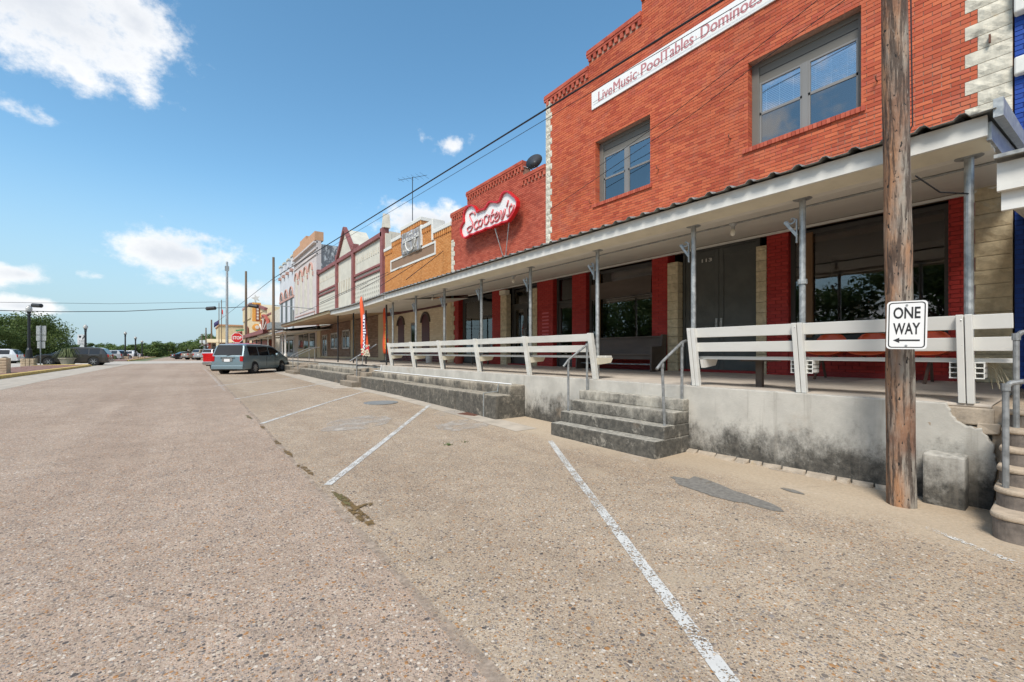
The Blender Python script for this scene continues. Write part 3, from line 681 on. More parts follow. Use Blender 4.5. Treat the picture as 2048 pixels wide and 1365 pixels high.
MB().box(XF - .02, XF + .30, y(2026), y(1950), FZ - .1, SZ).build('pier', 'mortar_light', hall)
quoin(hall, XF - .03, y(2026), y(1952), FZ, SZ, .09, 'quoin_stone_sheltered', 3 * BH, d=.1)
pier(y(1952), y(1899)); pier(y(1576), y(1535)); strip(y(1534), y(1513)); strip(y(1357), y(1336)); pier(y(1335), y(1305)); pier(y(1172), y(1145)); pier(y(1106), y(1075)); strip(y(1075), y(1066)); strip(y(1014), y(1002)); pier(y(1001), y(985)); pier(y(917), y(908)); quoin(hall, XF - .02, y(908), y(901), FZ, SZ - .35, -.10, 'quoin_stone_sheltered', 3 * BH, d=.1)
MB().box(XF + .01, XF + .30, y(908), y(901), FZ - .1, SZ).build('pier', 'mortar_light', hall)
def plinth(p0, p1, zt=FZ + .09, x=XF): 
    a, c = min(p0, p1), max(p0, p1); MB().box(x - .02, x + .25, a, c, FZ - .12, zt).build('plinth', 'mortar_red', hall, bev=.01)
plinth(y(2026), y(1577)); plinth(y(1512), y(1358), FZ + .05, XF + .03); plinth(y(1304), y(1173)); plinth(y(1012), y(1067), FZ + .04, XF + .05)
def bulkhead(p0, p1, zt):
    a, c = min(p0, p1), max(p0, p1); o = MB().box(XF + .03, XF + .25, a, c, FZ, zt).build('bulkhead', 'mortar_red', hall)
    bricks(o, 'brick_painted_red', XF + .03, FZ, zt, lambda z: [(a, c)], seed=9, name='bulkhead_brickwork')
    MB().box(XF - .01, XF + .26, a, c, zt, zt + .05).build('sill', 'dark_frame', o)
def showwindow(p0, p1, z0, z1, mull=(), rec=.10, frame='dark_frame', fw=.07, bars=(), glass='glass'):
    a, c = min(p0, p1), max(p0, p1); x = XF + rec; f = MB()
    f.box(x, x + .08, a, a + fw, z0, z1); f.box(x, x + .08, c - fw, c, z0, z1); f.box(x, x + .08, a + fw, c - fw, z1 - fw, z1); f.box(x, x + .08, a + fw, c - fw, z0, z0 + fw)
    for m_ in mull: f.box(x + .005, x + .075, m_ - .03, m_ + .03, z0 + fw, z1 - fw)
    for zz in bars: f.box(x + .005, x + .075, a + fw, c - fw, zz - .035, zz + .035)
    o = f.build('show_window', frame, hall)
    es = [a + fw] + sorted(mull) + [c - fw]
    for k, (q0, q1) in enumerate(zip(es, es[1:])):
        zs = [z0 + fw] + sorted(bars) + [z1 - fw]
        for r0, r1 in zip(zs, zs[1:]): MB().box(x + .035, x + .042, q0 + .002, q1 - .002, r0, r1).build('pane', glass, o)
    return o
bulkhead(y(1899), y(1577), 1.66); bw = showwindow(y(1899), y(1577), 1.71, SZ - .1)
MB().box(XF + .06, XF + .12, y(1580) - .35, y(1580) - .22, 1.75, SZ - .15).build('wood_post', 'brown_frame', bw); MB().box(XF + .19, XF + .25, y(1890), y(1580), SZ - .32, SZ - .22).build('wood_rail', 'brown_frame', bw)
bulkhead(y(1305), y(1173), 1.56); bw = showwindow(y(1305), y(1174), 1.61, SZ - .1)
MB().box(XF + .06, XF + .12, y(1180) - .3, y(1180) - .2, 1.65, SZ - .15).build('wood_post', 'brown_frame', bw); MB().box(XF + .19, XF + .25, y(1300), y(1178), SZ - .32, SZ - .22).build('wood_rail', 'brown_frame', bw); MB().box(XF + .045, XF + .13, y(1300), y(1180), 2.98, 3.42).build('valance', 'wood_dark', bw)
# double door 113
def door(p0, p1, z1, leaves, rec, m, glass=None, name='door', tz=None):
    a, c = min(p0, p1), max(p0, p1); x = XF + rec; f = MB()
    f.box(x, x + .1, a, a + .06, FZ, z1); f.box(x, x + .1, c - .06, c, FZ, z1); f.box(x, x + .1, a + .06, c - .06, z1 - .06, z1)
    if tz: f.box(x, x + .1, a + .06, c - .06, tz, tz + .07)
    d = f.build(name, m, hall); top = tz or z1 - .06; n = leaves; ww = (c - a - .12) / n
    if tz: MB().box(x + .05, x + .056, a + .06, c - .06, tz + .07, z1 - .06).build('transom_pane', glass or 'glass', d)
    for k in range(n):
        q0, q1 = a + .06 + k * ww + .004, a + .06 + (k + 1) * ww - .004; lf = MB()
        if glass:
            s_ = .09; lf.box(x + .03, x + .075, q0, q0 + s_, FZ + .02, top - .005); lf.box(x + .03, x + .075, q1 - s_, q1, FZ + .02, top - .005); lf.box(x + .03, x + .075, q0 + s_, q1 - s_, top - .13, top - .005); lf.box(x + .03, x + .075, q0 + s_, q1 - s_, FZ + .02, FZ + (.28 if glass != 'glass_half' else .9))
            l_ = lf.build('leaf', m, d); MB().box(x + .05, x + .056, q0 + s_, q1 - s_, FZ + .28, top - .13).build('pane', glass, d)
        else:
            lf.box(x + .03, x + .075, q0, q1, FZ + .02, top - .005)
            for (b0, b1) in ((q0, q0 + .10), (q1 - .10, q1)): lf.box(x + .012, x + .03, b0, b1, FZ + .02, top - .005)
            for (b0, b1) in ((FZ + .02, FZ + .25), (FZ + .95, FZ + 1.07), (top - .16, top - .005)): lf.box(x + .014, x + .03, q0 + .10, q1 - .10, b0, b1)
            l_ = lf.build('leaf', m, d, bev=.004)
        hb = MB(); hy = q0 + .05 if k == n - 1 else q1 - .05
        if not glass: hb.box(x, x + .012, hy - .022, hy + .022, FZ + .92, FZ + 1.2); hb.tube([(x - .03, hy, FZ + .98), (x - .05, hy, FZ + 1.05), (x - .03, hy, FZ + 1.12)], .008, 6)
        else: hb.tube([(x + .03, hy, FZ + .95), (x - .03, hy, FZ + 1.0), (x - .03, hy, FZ + 1.25), (x + .03, hy, FZ + 1.3)], .011, 6)
        hb.build('handle', 'galv', d)
    return d
d113 = door(y(1512), y(1358), SZ - .02, 2, .17, 'door_grey')
mb = facetext(MB(), '113', .105, XF + .160, y(1393), 3.53, .002, fit=.24)
mb.build('house_number', 'label_white', d113)
door(y(1145), y(1107), SZ - .03, 1, .14, 'dark_frame', 'glass', tz=3.02); door(y(1066), y(1015), SZ - .03, 2, .22, 'dark_frame', 'glass', tz=3.15)
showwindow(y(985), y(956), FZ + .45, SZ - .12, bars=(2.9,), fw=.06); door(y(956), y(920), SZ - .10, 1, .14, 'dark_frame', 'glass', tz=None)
MB().box(XF + .02, XF + .2, y(985), y(956), FZ, FZ + .45).build('bulkhead', 'brick_painted_red', hall)
# lining above the fronts and the dark rooms behind
MB().box(XF + .02, XF + .3, Y0 + .02, Y2 - .02, SZ, 3.9).build('header', 'cream_paint', hall)
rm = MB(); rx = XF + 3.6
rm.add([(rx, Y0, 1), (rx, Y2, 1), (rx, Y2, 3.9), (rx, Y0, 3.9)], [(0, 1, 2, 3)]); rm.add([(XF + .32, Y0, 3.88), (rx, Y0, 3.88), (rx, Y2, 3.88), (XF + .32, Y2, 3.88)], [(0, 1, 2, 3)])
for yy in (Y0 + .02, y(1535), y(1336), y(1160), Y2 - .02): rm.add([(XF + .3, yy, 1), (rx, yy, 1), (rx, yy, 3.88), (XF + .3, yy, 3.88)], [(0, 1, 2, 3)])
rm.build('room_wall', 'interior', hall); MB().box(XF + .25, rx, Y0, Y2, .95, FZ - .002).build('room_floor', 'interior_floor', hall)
# painted notice on the pier
mb = MB()
for k in range(7): zz = 2.72 - k * .115; mb.box(XF - .016, XF - .0145, y(1098), y(1085), zz, zz + .05)
mb.build('painted_notice', 'sign_red_dark', hall)
MB().box(XF - .22, XF - .02, y(1020), y(1008), 3.56, 3.72).build('wall_light_box', 'cream_paint', hall, bev=.01)
# ---- canopy
CXF = 5.66; CY0, CY1 = yx(1975, CXF), yx(768, CXF)
def szx(x): return 3.42 + (x - CXF) * .121
def canopy(parent, cy0, cy1, z0, zw, xf, fas, sof, roofm, fh=.15, wave=True, sag=0.0, xw=XF):
    """sloping porch roof: fascia board, cove board, soffit, ribbed sheet"""
    ys = span(cy0, cy1, 1.0); sg = lambda yy: -sag * math.sin(math.pi * min(1, max(0, (yy - cy0) / (cy1 - cy0))))
    def run(pts, nm, m):
        mb = MB(); n = len(pts)
        for yy in ys:
            for (x_, z_) in pts: mb.v.append((x_, yy, z_ + sg(yy)))
        for i in range(len(ys) - 1):
            for k in range(n): mb.f.append((i * n + k, i * n + (k + 1) % n, (i + 1) * n + (k + 1) % n, (i + 1) * n + k))
        mb.f.append(tuple(range(n))[::-1]); mb.f.append(tuple((len(ys) - 1) * n + k for k in range(n)))
        return mb.build(nm, m, parent)
    can = run([(xf, z0 - .03), (xf + .04, z0 - .03), (xf + .04, z0 + fh), (xf, z0 + fh)], 'canopy', fas)
    def sub(pts, nm, m): o = run(pts, nm, m); o.parent = can; return o
    sub([(xf + .045, z0 - .02), (xf + .30, z0 - .075), (xf + .30, z0 + .03), (xf + .045, z0 + .05)], 'cove_board', 'cream_paint' if sof != 'soffit_wood' else 'soffit_wood')
    sub([(xf + .31, z0 - .03), (xf + .55, z0 - .035), (xf + .55, z0 + .06), (xf + .31, z0 + .05)], 'beam', sof)
    sub([(xf + .555, z0 + .02), (xw - .002, zw), (xw - .002, zw + .02), (xf + .555, z0 + .04)], 'soffit', sof)
    rb = MB(); yv = cy0 - .06; prof = []
    while yv < cy1 + .06:
        if wave: prof += [(yv, 0), (yv + .16, 0), (yv + .19, .036), (yv + .225, .036)]; yv += .262
        else: prof += [(yv, 0), (yv + .5, .01)]; yv += 1
    zr0, zrw = z0 + fh + .018, zw + .36
    for (x_, zz) in ((xf - .10, zr0 - .015), (xw - .01, zrw)):
        for (yy, h) in prof: rb.v.append((x_, yy, zz + h + sg(yy)))
    n = len(prof); rb.f = [(i, i + 1, n + i + 1, n + i) for i in range(n - 1)]
    o = rb.build('roof_sheet', roofm, can); md = o.modifiers.new('thick', 'SOLIDIFY'); md.thickness = .004
    return can
can = canopy(hall, CY0, CY1, 3.42, 3.86, CXF, 'white_paint', 'soffit', 'roof_metal')
MB().hexa([(CXF - .08, CY0 - .10, 3.50), (XF, CY0 - .10, 4.12), (XF, CY0 - .04, 4.12), (CXF - .08, CY0 - .04, 3.50), (CXF - .08, CY0 - .10, 3.66), (XF, CY0 - .10, 4.28), (XF, CY0 - .04, 4.28), (CXF - .08, CY0 - .04, 3.66)]).build('end_flashing', 'galv', can)
MB().hexa([(CXF + .05, CY0 - .02, 3.36), (XF, CY0 - .02, 3.80), (XF, CY0 + .01, 3.80), (CXF + .05, CY0 + .01, 3.36), (CXF + .05, CY0 - .02, 3.52), (XF, CY0 - .02, 4.12), (XF, CY0 + .01, 4.12), (CXF + .05, CY0 + .01, 3.52)]).build('end_board', 'galv', can)
MB().box(XF - .05, XF - .012, Y0, CY1, SZ - .075, SZ - .03).build('batten', 'white_paint', can)
MB().tube([(7.0, CY0 + .05, szx(7.0) - .05), (7.0, CY1, szx(7.0) - .05)], .014, 6).build('conduit', 'post_grey', can)
for px in (1466, 1027, 865): 
    yy = yx(px, 7.0); zz = szx(7.0) - .03
    lb = MB().lathe([(.06, 0), (.06, -.03), (.03, -.06), (.028, -.10)], (7.0, yy, zz), 12).build('lamp_holder', 'galv', can); MB().lathe([(.02, -.10), (.04, -.14), (.043, -.17), (.03, -.205), (.006, -.215)], (7.0, yy, zz), 12).build('bulb', 'bulb', can, smooth=True)
for k in range(1, 7):
    yy = CY0 + k * 2.43; MB().hexa([(CXF + .56, yy, szx(CXF + .56) + .012), (XF - .06, yy, 3.848), (XF - .06, yy + .035, 3.848), (CXF + .56, yy + .035, szx(CXF + .56) + .012), (CXF + .56, yy, szx(CXF + .56) + .03), (XF - .06, yy, 3.87), (XF - .06, yy + .035, 3.87), (CXF + .56, yy + .035, szx(CXF + .56) + .03)]).build('joint_strip', 'soffit', can)
XPO = 6.15
POSTS = [yx(p, XPO) for p in (1938, 1605, 1387, 1195, 1061, 963, 889, 832, 786)]
for i, yy in enumerate(POSTS):
    zt = szx(XPO) - .10; mb = MB().tube([(XPO, yy, PZ), (XPO, yy, zt)], .036, 12)
    po = mb.build('post', 'post_grey' if i > 3 else 'galv', can, smooth=False)
    MB().lathe([(.055, 0), (.105, .006), (.105, .016)], (XPO, yy, zt), 18).build('flange', 'post_grey', can)
    MB().box(XPO - .07, XPO + .07, yy - .07, yy + .07, PZ, PZ + .008).build('base_plate', 'post_grey', can)
    if i in (1,): MB().lathe([(.052, 0), (.052, .06)], (XPO, yy, 2.32), 12).build('sleeve', 'galv', can)
    if i > 0:
        b_ = MB().bar((XPO - .05, yy + .045, 2.93), (XPO - .06, yy + .18, 3.13), .02, .034); b_.bar((XPO - .05, yy + .045, 2.84), (XPO - .05, yy + .045, 3.14), .035, .012)
        for t in range(10): a_ = t * .62; b_.bar((XPO - .05, yy + .10 + .012 * t * .5 * math.cos(a_), 3.14 + .006 * t * math.sin(a_)), (XPO - .05, yy + .10 + .012 * (t + 1) * .5 * math.cos(a_ + .62), 3.14 + .006 * (t + 1) * math.sin(a_ + .62)), .02, .006, (1, 0, 0))
        b_.build('scroll_bracket', 'galv', can)

# white painted sign board on the hall
SA, SB = onx(1184, 221, XF - .03), onx(1184, 187, XF - .03)
sg = thing('sign_board', (XF - .03, 5.4, SA.z), 'long white sign board with faded red lettering on the upper brick wall', 'sign')
sh = SB.z - SA.z; SY1 = SA.y; SY0 = 2 * hc - SY1 + .1
MB().box(XF - .045, XF - .014, SY1 - 3.05, SY1, SA.z, SB.z).build('panel', 'sign_white', sg); MB().box(XF - .045, XF - .014, SY0, SY1 - 3.056, SA.z, SB.z).build('panel', 'sign_white', sg)
def yz(px): return yx(px, XF - .046)
for txt, a, c in (('Live', 1195, 1224), ('Music', 1225, 1273), ('Pool', 1280, 1324), ('Tables', 1325, 1388), ('Dominoes', 1399, 1524)):
    mb = MB()
    for q in range(3): facetext(mb, txt, sh * .84, XF - .0462 - .0005 * q, yz(a) - .009 * q, SA.z + sh * .24, 0, fit=yz(a) - yz(c) - .03)
    mb.build('lettering', 'sign_pink', sg)
for px in (1277, 1393, 1540):
    MB().lathe([(.028, 0), (.028, .002)], (XF - .0478, yz(px), SA.z + sh * .45), 10, 'y').build('dot', 'sign_pink', sg)
for k in sg.children:
    pass
# script sign on stand-off struts
def zs(u, v): return (900 + u / 7.582, 340 + v / 7.582)
XS = 8.92
OUT = [(182, 975), (205, 1025), (245, 1050), (300, 1022), (330, 992), (385, 988), (440, 955), (475, 948), (520, 932), (570, 900), (640, 893), (700, 858), (760, 845), (815, 812), (850, 808), (905, 790), (950, 735), (1005, 650), (1045, 560), (1048, 480), (1020, 420), (975, 385), (950, 360), (905, 325), (860, 325), (815, 360), (785, 430), (770, 470), (730, 490), (695, 485), (655, 475), (610, 490), (575, 540), (545, 590), (495, 600), (455, 620), (435, 640), (420, 590), (385, 545), (335, 530), (285, 555), (245, 610), (225, 680), (222, 740), (228, 790), (195, 840), (178, 900)]
scp = thing('neon_script_sign', tuple(onx(980, 430, XS)), 'red-rimmed white cloud-shaped sign with red script lettering', 'sign')
pts = [onx(*zs(u, v), XS) for u, v in OUT]; cy_ = sum(p.y for p in pts) / len(pts); cz_ = sum(p.z for p in pts) / len(pts)
def inset(k): 
    out = []; n = len(pts)
    for i in range(n):
        d = (pts[(i + 1) % n] - pts[i - 1]); nrm = Vector((0, d.z, -d.y)); nrm = nrm.normalized() if nrm.length > 0 else nrm
        if (Vector((0, cy_, cz_)) - Vector((0, pts[i].y, pts[i].z))).dot(nrm) < 0: pass
        out.append(nrm)
    # orientation of the outline decides the sign
    ar = sum(pts[i].y * pts[(i + 1) % n].z - pts[(i + 1) % n].y * pts[i].z for i in range(n)); sg_ = 1 if ar < 0 else -1
    return [(p.y + q.y * k * sg_, p.z + q.z * k * sg_) for p, q in zip(pts, out)]
o0, i0 = inset(0), inset(.055); n = len(o0)
mb = MB()
for X_ in (XS - .10, XS + .05):
    for ring in (o0, i0):
        for (a, c) in ring: mb.v.append((X_, a, c))
for i in range(n):
    j = (i + 1) % n; mb.f += [(i, j, n + j, n + i), (i, 2 * n + i, 2 * n + j, j), (n + i, n + j, 3 * n + j, 3 * n + i)]
mb.build('rim', 'sign_red', scp)
mb = MB().slab(inset(.01), 0, XS - .01, XS + .045); mb.build('face', 'sign_white', scp)
LET = [[(382, 690), (375, 655), (340, 648), (305, 675), (300, 715), (322, 765), (345, 810), (350, 860), (325, 915), (290, 945), (265, 930), (268, 890), (300, 862), (335, 850)],
       [(430, 785), (415, 768), (385, 800), (368, 850), (378, 895), (405, 895), (435, 860)], [(475, 752), (445, 775), (432, 825), (445, 862), (478, 852), (497, 800), (488, 760), (475, 752), (500, 770)],
       [(560, 690), (532, 712), (520, 770), (530, 825), (562, 825), (590, 775), (588, 715), (560, 690), (600, 715)], [(655, 600), (632, 680), (618, 750), (622, 800), (650, 795), (670, 760)], [(598, 700), (672, 672)],
       [(680, 730), (720, 700), (738, 655), (715, 642), (688, 690), (680, 745), (695, 780), (722, 770), (748, 730)], [(748, 730), (765, 650), (772, 625), (785, 660), (782, 745), (800, 690), (828, 610), (838, 600)], [(838, 600), (832, 660), (800, 748), (775, 742)],
       [(885, 462), (878, 505), (864, 565)], [(862, 690), (880, 700), (905, 665), (900, 610), (910, 560), (932, 525), (940, 555)], [(975, 532), (955, 610), (915, 680), (880, 702)]]
for st in LET:
    q = [onx(*zs(u, v), XS - .02) for u, v in st]; mb = MB().tube(q, .038, 8); mb.build('letter', 'sign_red_dark', scp, smooth=True)
    mb = MB().tube([p + Vector((-.04, 0, 0)) for p in q], .011, 6); mb.build('neon_tube', 'neon_tube', scp, smooth=True)
for (a, c) in (((680, 890), (800, 1300)), ((895, 800), (845, 1300)), ((690, 890), (740, 1100))):
    p, q = onx(*zs(*a), XS), onx(*zs(*c), XF - .03); MB().tube([p, q], .018, 6).build('strut', 'galv', scp)

# =================================================================== raised walk, steps, ledges
PE = yx(2000, XP)
PY0 = .52
wk = MB().box(XP + .06, XF + .4, PY0, 62, -.3, PZ - .004); wk = wk.build('raised_sidewalk', 'walk_concrete'); struct(wk)
fl = MB().hexa([(XP, PY0, PZ - .03), (XF + .1, PY0, FZ - .03), (XF + .1, 62, FZ - .03), (XP, 62, PZ - .03), (XP, PY0, PZ), (XF + .1, PY0, FZ), (XF + .1, 62, FZ), (XP, 62, PZ)]).build('walk_slab', 'walk_floor', wk, bev=.008)
# stucco skin on the front, broken away at the corner
edge = [(1893, 806), (1903, 833), (1926, 850), (1962, 858), (1984, 884), (1994, 915), (1993, 955), (1984, 1010)]
e3 = [onx(px, py, XP - .05) for px, py in edge]
jr = random.Random(6); jag = []
for p, q in zip(e3, e3[1:]):
    for k in range(4): m_ = p.lerp(q, k / 4); jag.append((m_.y + jr.uniform(-.014, .014), min(PZ - .002, m_.z + jr.uniform(-.014, .014))))
jag[0] = (e3[0].y, PZ - .002)
poly = [(16.4, PZ - .002)] + jag + [(e3[-1].y, -.12), (16.4, -.12)]
sk = MB().slab(poly, 0, XP - .06, XP + .055).build('stucco_face', 'walk_concrete', wk, bev=.012)
sk2 = MB().box(XP - .02, XP + .07, PY0 - .02, e3[0].y + .05, PZ - .20, PZ - .033).build('edge_stone', 'rubble', wk, bev=.015)
rnd = random.Random(12)
for k in range(40):
    yy = rnd.uniform(PY0 - .03, 1.0); zz = rnd.uniform(.05, .76); r = rnd.uniform(.04, .085)
    mb = MB(); 
    for t in range(8): mb.v.append((XP + (.05 if t < 4 else -.045) + rnd.uniform(-.02, .02), yy + r * (-1 if t % 4 in (0, 3) else 1) * rnd.uniform(.6, 1.1), zz + r * .7 * (-1 if t % 4 < 2 else 1) * rnd.uniform(.6, 1.1)))
    mb.f = [(4, 5, 6, 7), (0, 1, 5, 4), (1, 2, 6, 5), (2, 3, 7, 6), (3, 0, 4, 7)]; mb.build('rubble_stone', 'rubble', wk, bev=.01)
blk = MB().box(5.72, 5.95, .66, .95, -.1, .49).build('concrete_block', 'walk_concrete', None, bev=.02); tag(blk, 'low mildewed concrete block against the raised walk beside the wooden pole', 'concrete block')
# debris / broken footing along the wall
mb = MB(); rnd = random.Random(4)
yy = 1.2
while yy < 3.4:
    l = rnd.uniform(.12, .3); xw = XP - .06; ww = rnd.uniform(.06, .16); mb.hexa([(xw - ww, yy, -.02), (xw, yy, -.02), (xw, yy + l, -.02), (xw - ww * .8, yy + l, -.02), (xw - ww * .8, yy + .02, .03), (xw, yy, .05), (xw, yy + l, .045), (xw - ww * .6, yy + l - .02, .025)]); yy += l + .01
mb.build('broken_footing', 'rubble', wk, bev=.006)

def stairs(name, label, ya, yb, xs, zs_, m, xback, hollow=False, bev=.018, group=None):
    t = thing(name, (xs[0], (ya + yb) / 2, gz(0, ya)), label, 'steps', group)
    for i, (x, z) in enumerate(zip(xs, zs_)):
        zb = -.1 if i == 0 else (zs_[i] - .26 if hollow else zs_[i - 1] - .004)
        xb = xback if not hollow else min(xback, xs[i] + .62)
        mb = MB(); nn = 7; rnd = random.Random(i + int(ya * 7)); o = 0
        for k in range(nn + 1):
            yy = lerp(ya + .003 * i, yb - .003 * i, k / nn); j = rnd.uniform(-.008, .008); jz = rnd.uniform(-.006, .006)
            mb.v += [(x + j, yy, zb), (xb, yy, zb), (xb, yy, z + jz * .3), (x + j, yy, z + jz)]
        for k in range(nn):
            for q in range(4): mb.f.append((k * 4 + q, k * 4 + (q + 1) % 4, k * 4 + 4 + (q + 1) % 4, k * 4 + 4 + q))
        mb.f.append((3, 2, 1, 0)); mb.f.append(tuple(nn * 4 + q for q in range(4)))
        mb.build('tread', m, t, bev=bev)
    return t
stairs('concrete_steps', 'wide mildewed concrete steps up to the porch between two white benches', 3.52, 5.64, [5.08, 5.31, 5.55, 5.78], [.24, .42, .605, .775], 'step_concrete', XP - .055)
stairs('concrete_steps', 'small brown concrete steps with one pipe rail beside the orange feather flag', 16.45, 18.0, [4.85, 5.12, 5.40, 5.70], [.36, .54, .70, .84], 'brown_step', XP + .05, True)
stairs('concrete_steps', 'brown concrete steps with pipe railings in front of the parked minivan', 27.0, 29.6, [4.75, 5.02, 5.30, 5.58], [.40, .56, .71, .85], 'brown_step', XP + .05, True)
def ledge(ya, yb, xl, zl, xu, zu, label):
    t = thing('stepped_ledge', (xl, (ya + yb) / 2, 0), label, 'ledge'); rnd = random.Random(int(ya))
    yy = ya
    while yy < yb - .05:
        l = min(rnd.uniform(1.3, 2.6), yb - yy)
        if yb - yy - l < .5: l = yb - yy
        j = rnd.uniform(-.02, .02); MB().box(xl + j, XP - .06, yy, yy + l - .012, -.1, zl + rnd.uniform(-.015, .015)).build('ledge_block', 'ledge_concrete', t, bev=.03)
        j = rnd.uniform(-.02, .02); MB().box(xu + j, XP - .06, yy + .002, yy + l - .014, zl - .03, zu + rnd.uniform(-.012, .012)).build('ledge_block', 'ledge_concrete', t, bev=.03); yy += l
    return t
ledge(7.42, 16.25, 5.15, .55, 5.55, .755, 'dark stained two-tier concrete ledge below the long white bench')
ledge(18.1, 26.8, 5.05, .60, 5.45, .79, 'stained two-tier concrete ledge between the two brown concrete steps')
ledge(29.8, 50, 5.05, .64, 5.45, .82, 'far two-tier concrete ledge beyond the parked minivan')
mb = MB().tube([(5.62, 7.5, .775), (5.62, 16.2, .79), (5.9, 16.28, .80), (5.93, 16.28, 1.0)], .014, 6); tag(mb.build('conduit_pipe', 'pvc'), 'thin white plastic pipe lying along the stepped ledge', 'pipe')
mb = MB().tube([(5.13, 7.86, .06), (5.13, 7.86, .58), (5.5, 7.86, .60), (5.53, 7.86, .76)], .016, 6); tag(mb.build('conduit_pipe', 'post_grey'), 'grey pipe running down the end of the stepped ledge', 'pipe')
# round steps of the blue building
t = thing('rounded_steps', (5.0, -.6, 0), 'tan concrete steps with rounded corners below the blue wall', 'steps')
for i, (x, z) in enumerate(((5.03, .207), (5.25, .36), (5.40, .51), (5.53, .655), (5.64, .805), (5.80, .955))):
    yl = .445 - .003 * i; rr = .13; poly = [(6.25, yl), (6.25, -2.4), (x, -2.4)]
    for k in range(9): a = math.pi - k * math.pi / 2 / 8; poly.append((x + rr + rr * math.cos(a), yl - rr + rr * math.sin(a)))
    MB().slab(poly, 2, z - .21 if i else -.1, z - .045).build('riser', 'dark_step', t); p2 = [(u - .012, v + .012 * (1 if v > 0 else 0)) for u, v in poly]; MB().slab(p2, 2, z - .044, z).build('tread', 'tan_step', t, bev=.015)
# pipe rails
def rail(label, posts, rails, r=.020, m='pipe_rail', rr=None):
    t = thing('pipe_handrail', tuple(posts[0][0]), label, 'handrail')
    for p, q in posts: MB().tube([p, q], r, 10).build('post', m, t); MB().lathe([(r * 1.35, -.03), (r * 1.35, .03)], tuple(q), 10).build('fitting', m, t)
    for pl in rails: MB().tube(pl, rr or r, 10).build('rail', m, t)
    return t
rail('left pipe handrail on the porch steps, next to the long bench', [((5.42, 5.54, .42), (5.42, 5.54, 1.31)), ((5.86, 5.50, .77), (5.86, 5.50, 1.60))], [[(5.30, 5.54, 1.215), (5.42, 5.54, 1.33), (5.86, 5.50, 1.61), (5.97, 5.49, 1.66)]])
rail('right pipe handrail on the porch steps, with capped lower end', [((5.40, 3.58, .42), (5.37, 3.60, 1.28)), ((5.87, 3.60, .77), (5.87, 3.60, 1.58))], [[(5.24, 3.60, 1.23), (5.37, 3.60, 1.33), (5.88, 3.60, 1.62), (5.99, 3.60, 1.64)]], r=.021)
rail('single pipe handrail on the small brown steps', [((5.28, 17.2, .5), (5.28, 17.2, 1.30))], [[(5.02, 17.25, 1.12), (6.05, 17.15, 1.80)]], r=.028)
for k, yy in enumerate((27.1, 28.6)):
    rail(('nearer' if k == 0 else 'farther') + ' pipe railing on the steps by the minivan', [((5.0, yy, .5), (5.0, yy, 1.32)), ((5.9, yy, .95), (5.9, yy, 1.75))], [[(4.85, yy, 1.22), (5.0, yy, 1.33), (5.9, yy, 1.77), (6.2, yy, 1.78)]])
rail('grey pipe handrail rising beside the rounded steps', [((5.33, .386, .36), (5.33, .386, 1.18)), ((5.78, .358, .80), (5.78, .358, 1.60))], [[(5.33, .386, 1.18), (5.345, .36, 1.215), (5.38, .31, 1.225), (5.50, .24, 1.235), (5.95, -.1, 1.55)], [(5.78, .358, 1.60), (5.79, .33, 1.635), (5.83, .28, 1.65), (5.95, -.4, 1.68)]], r=.021)

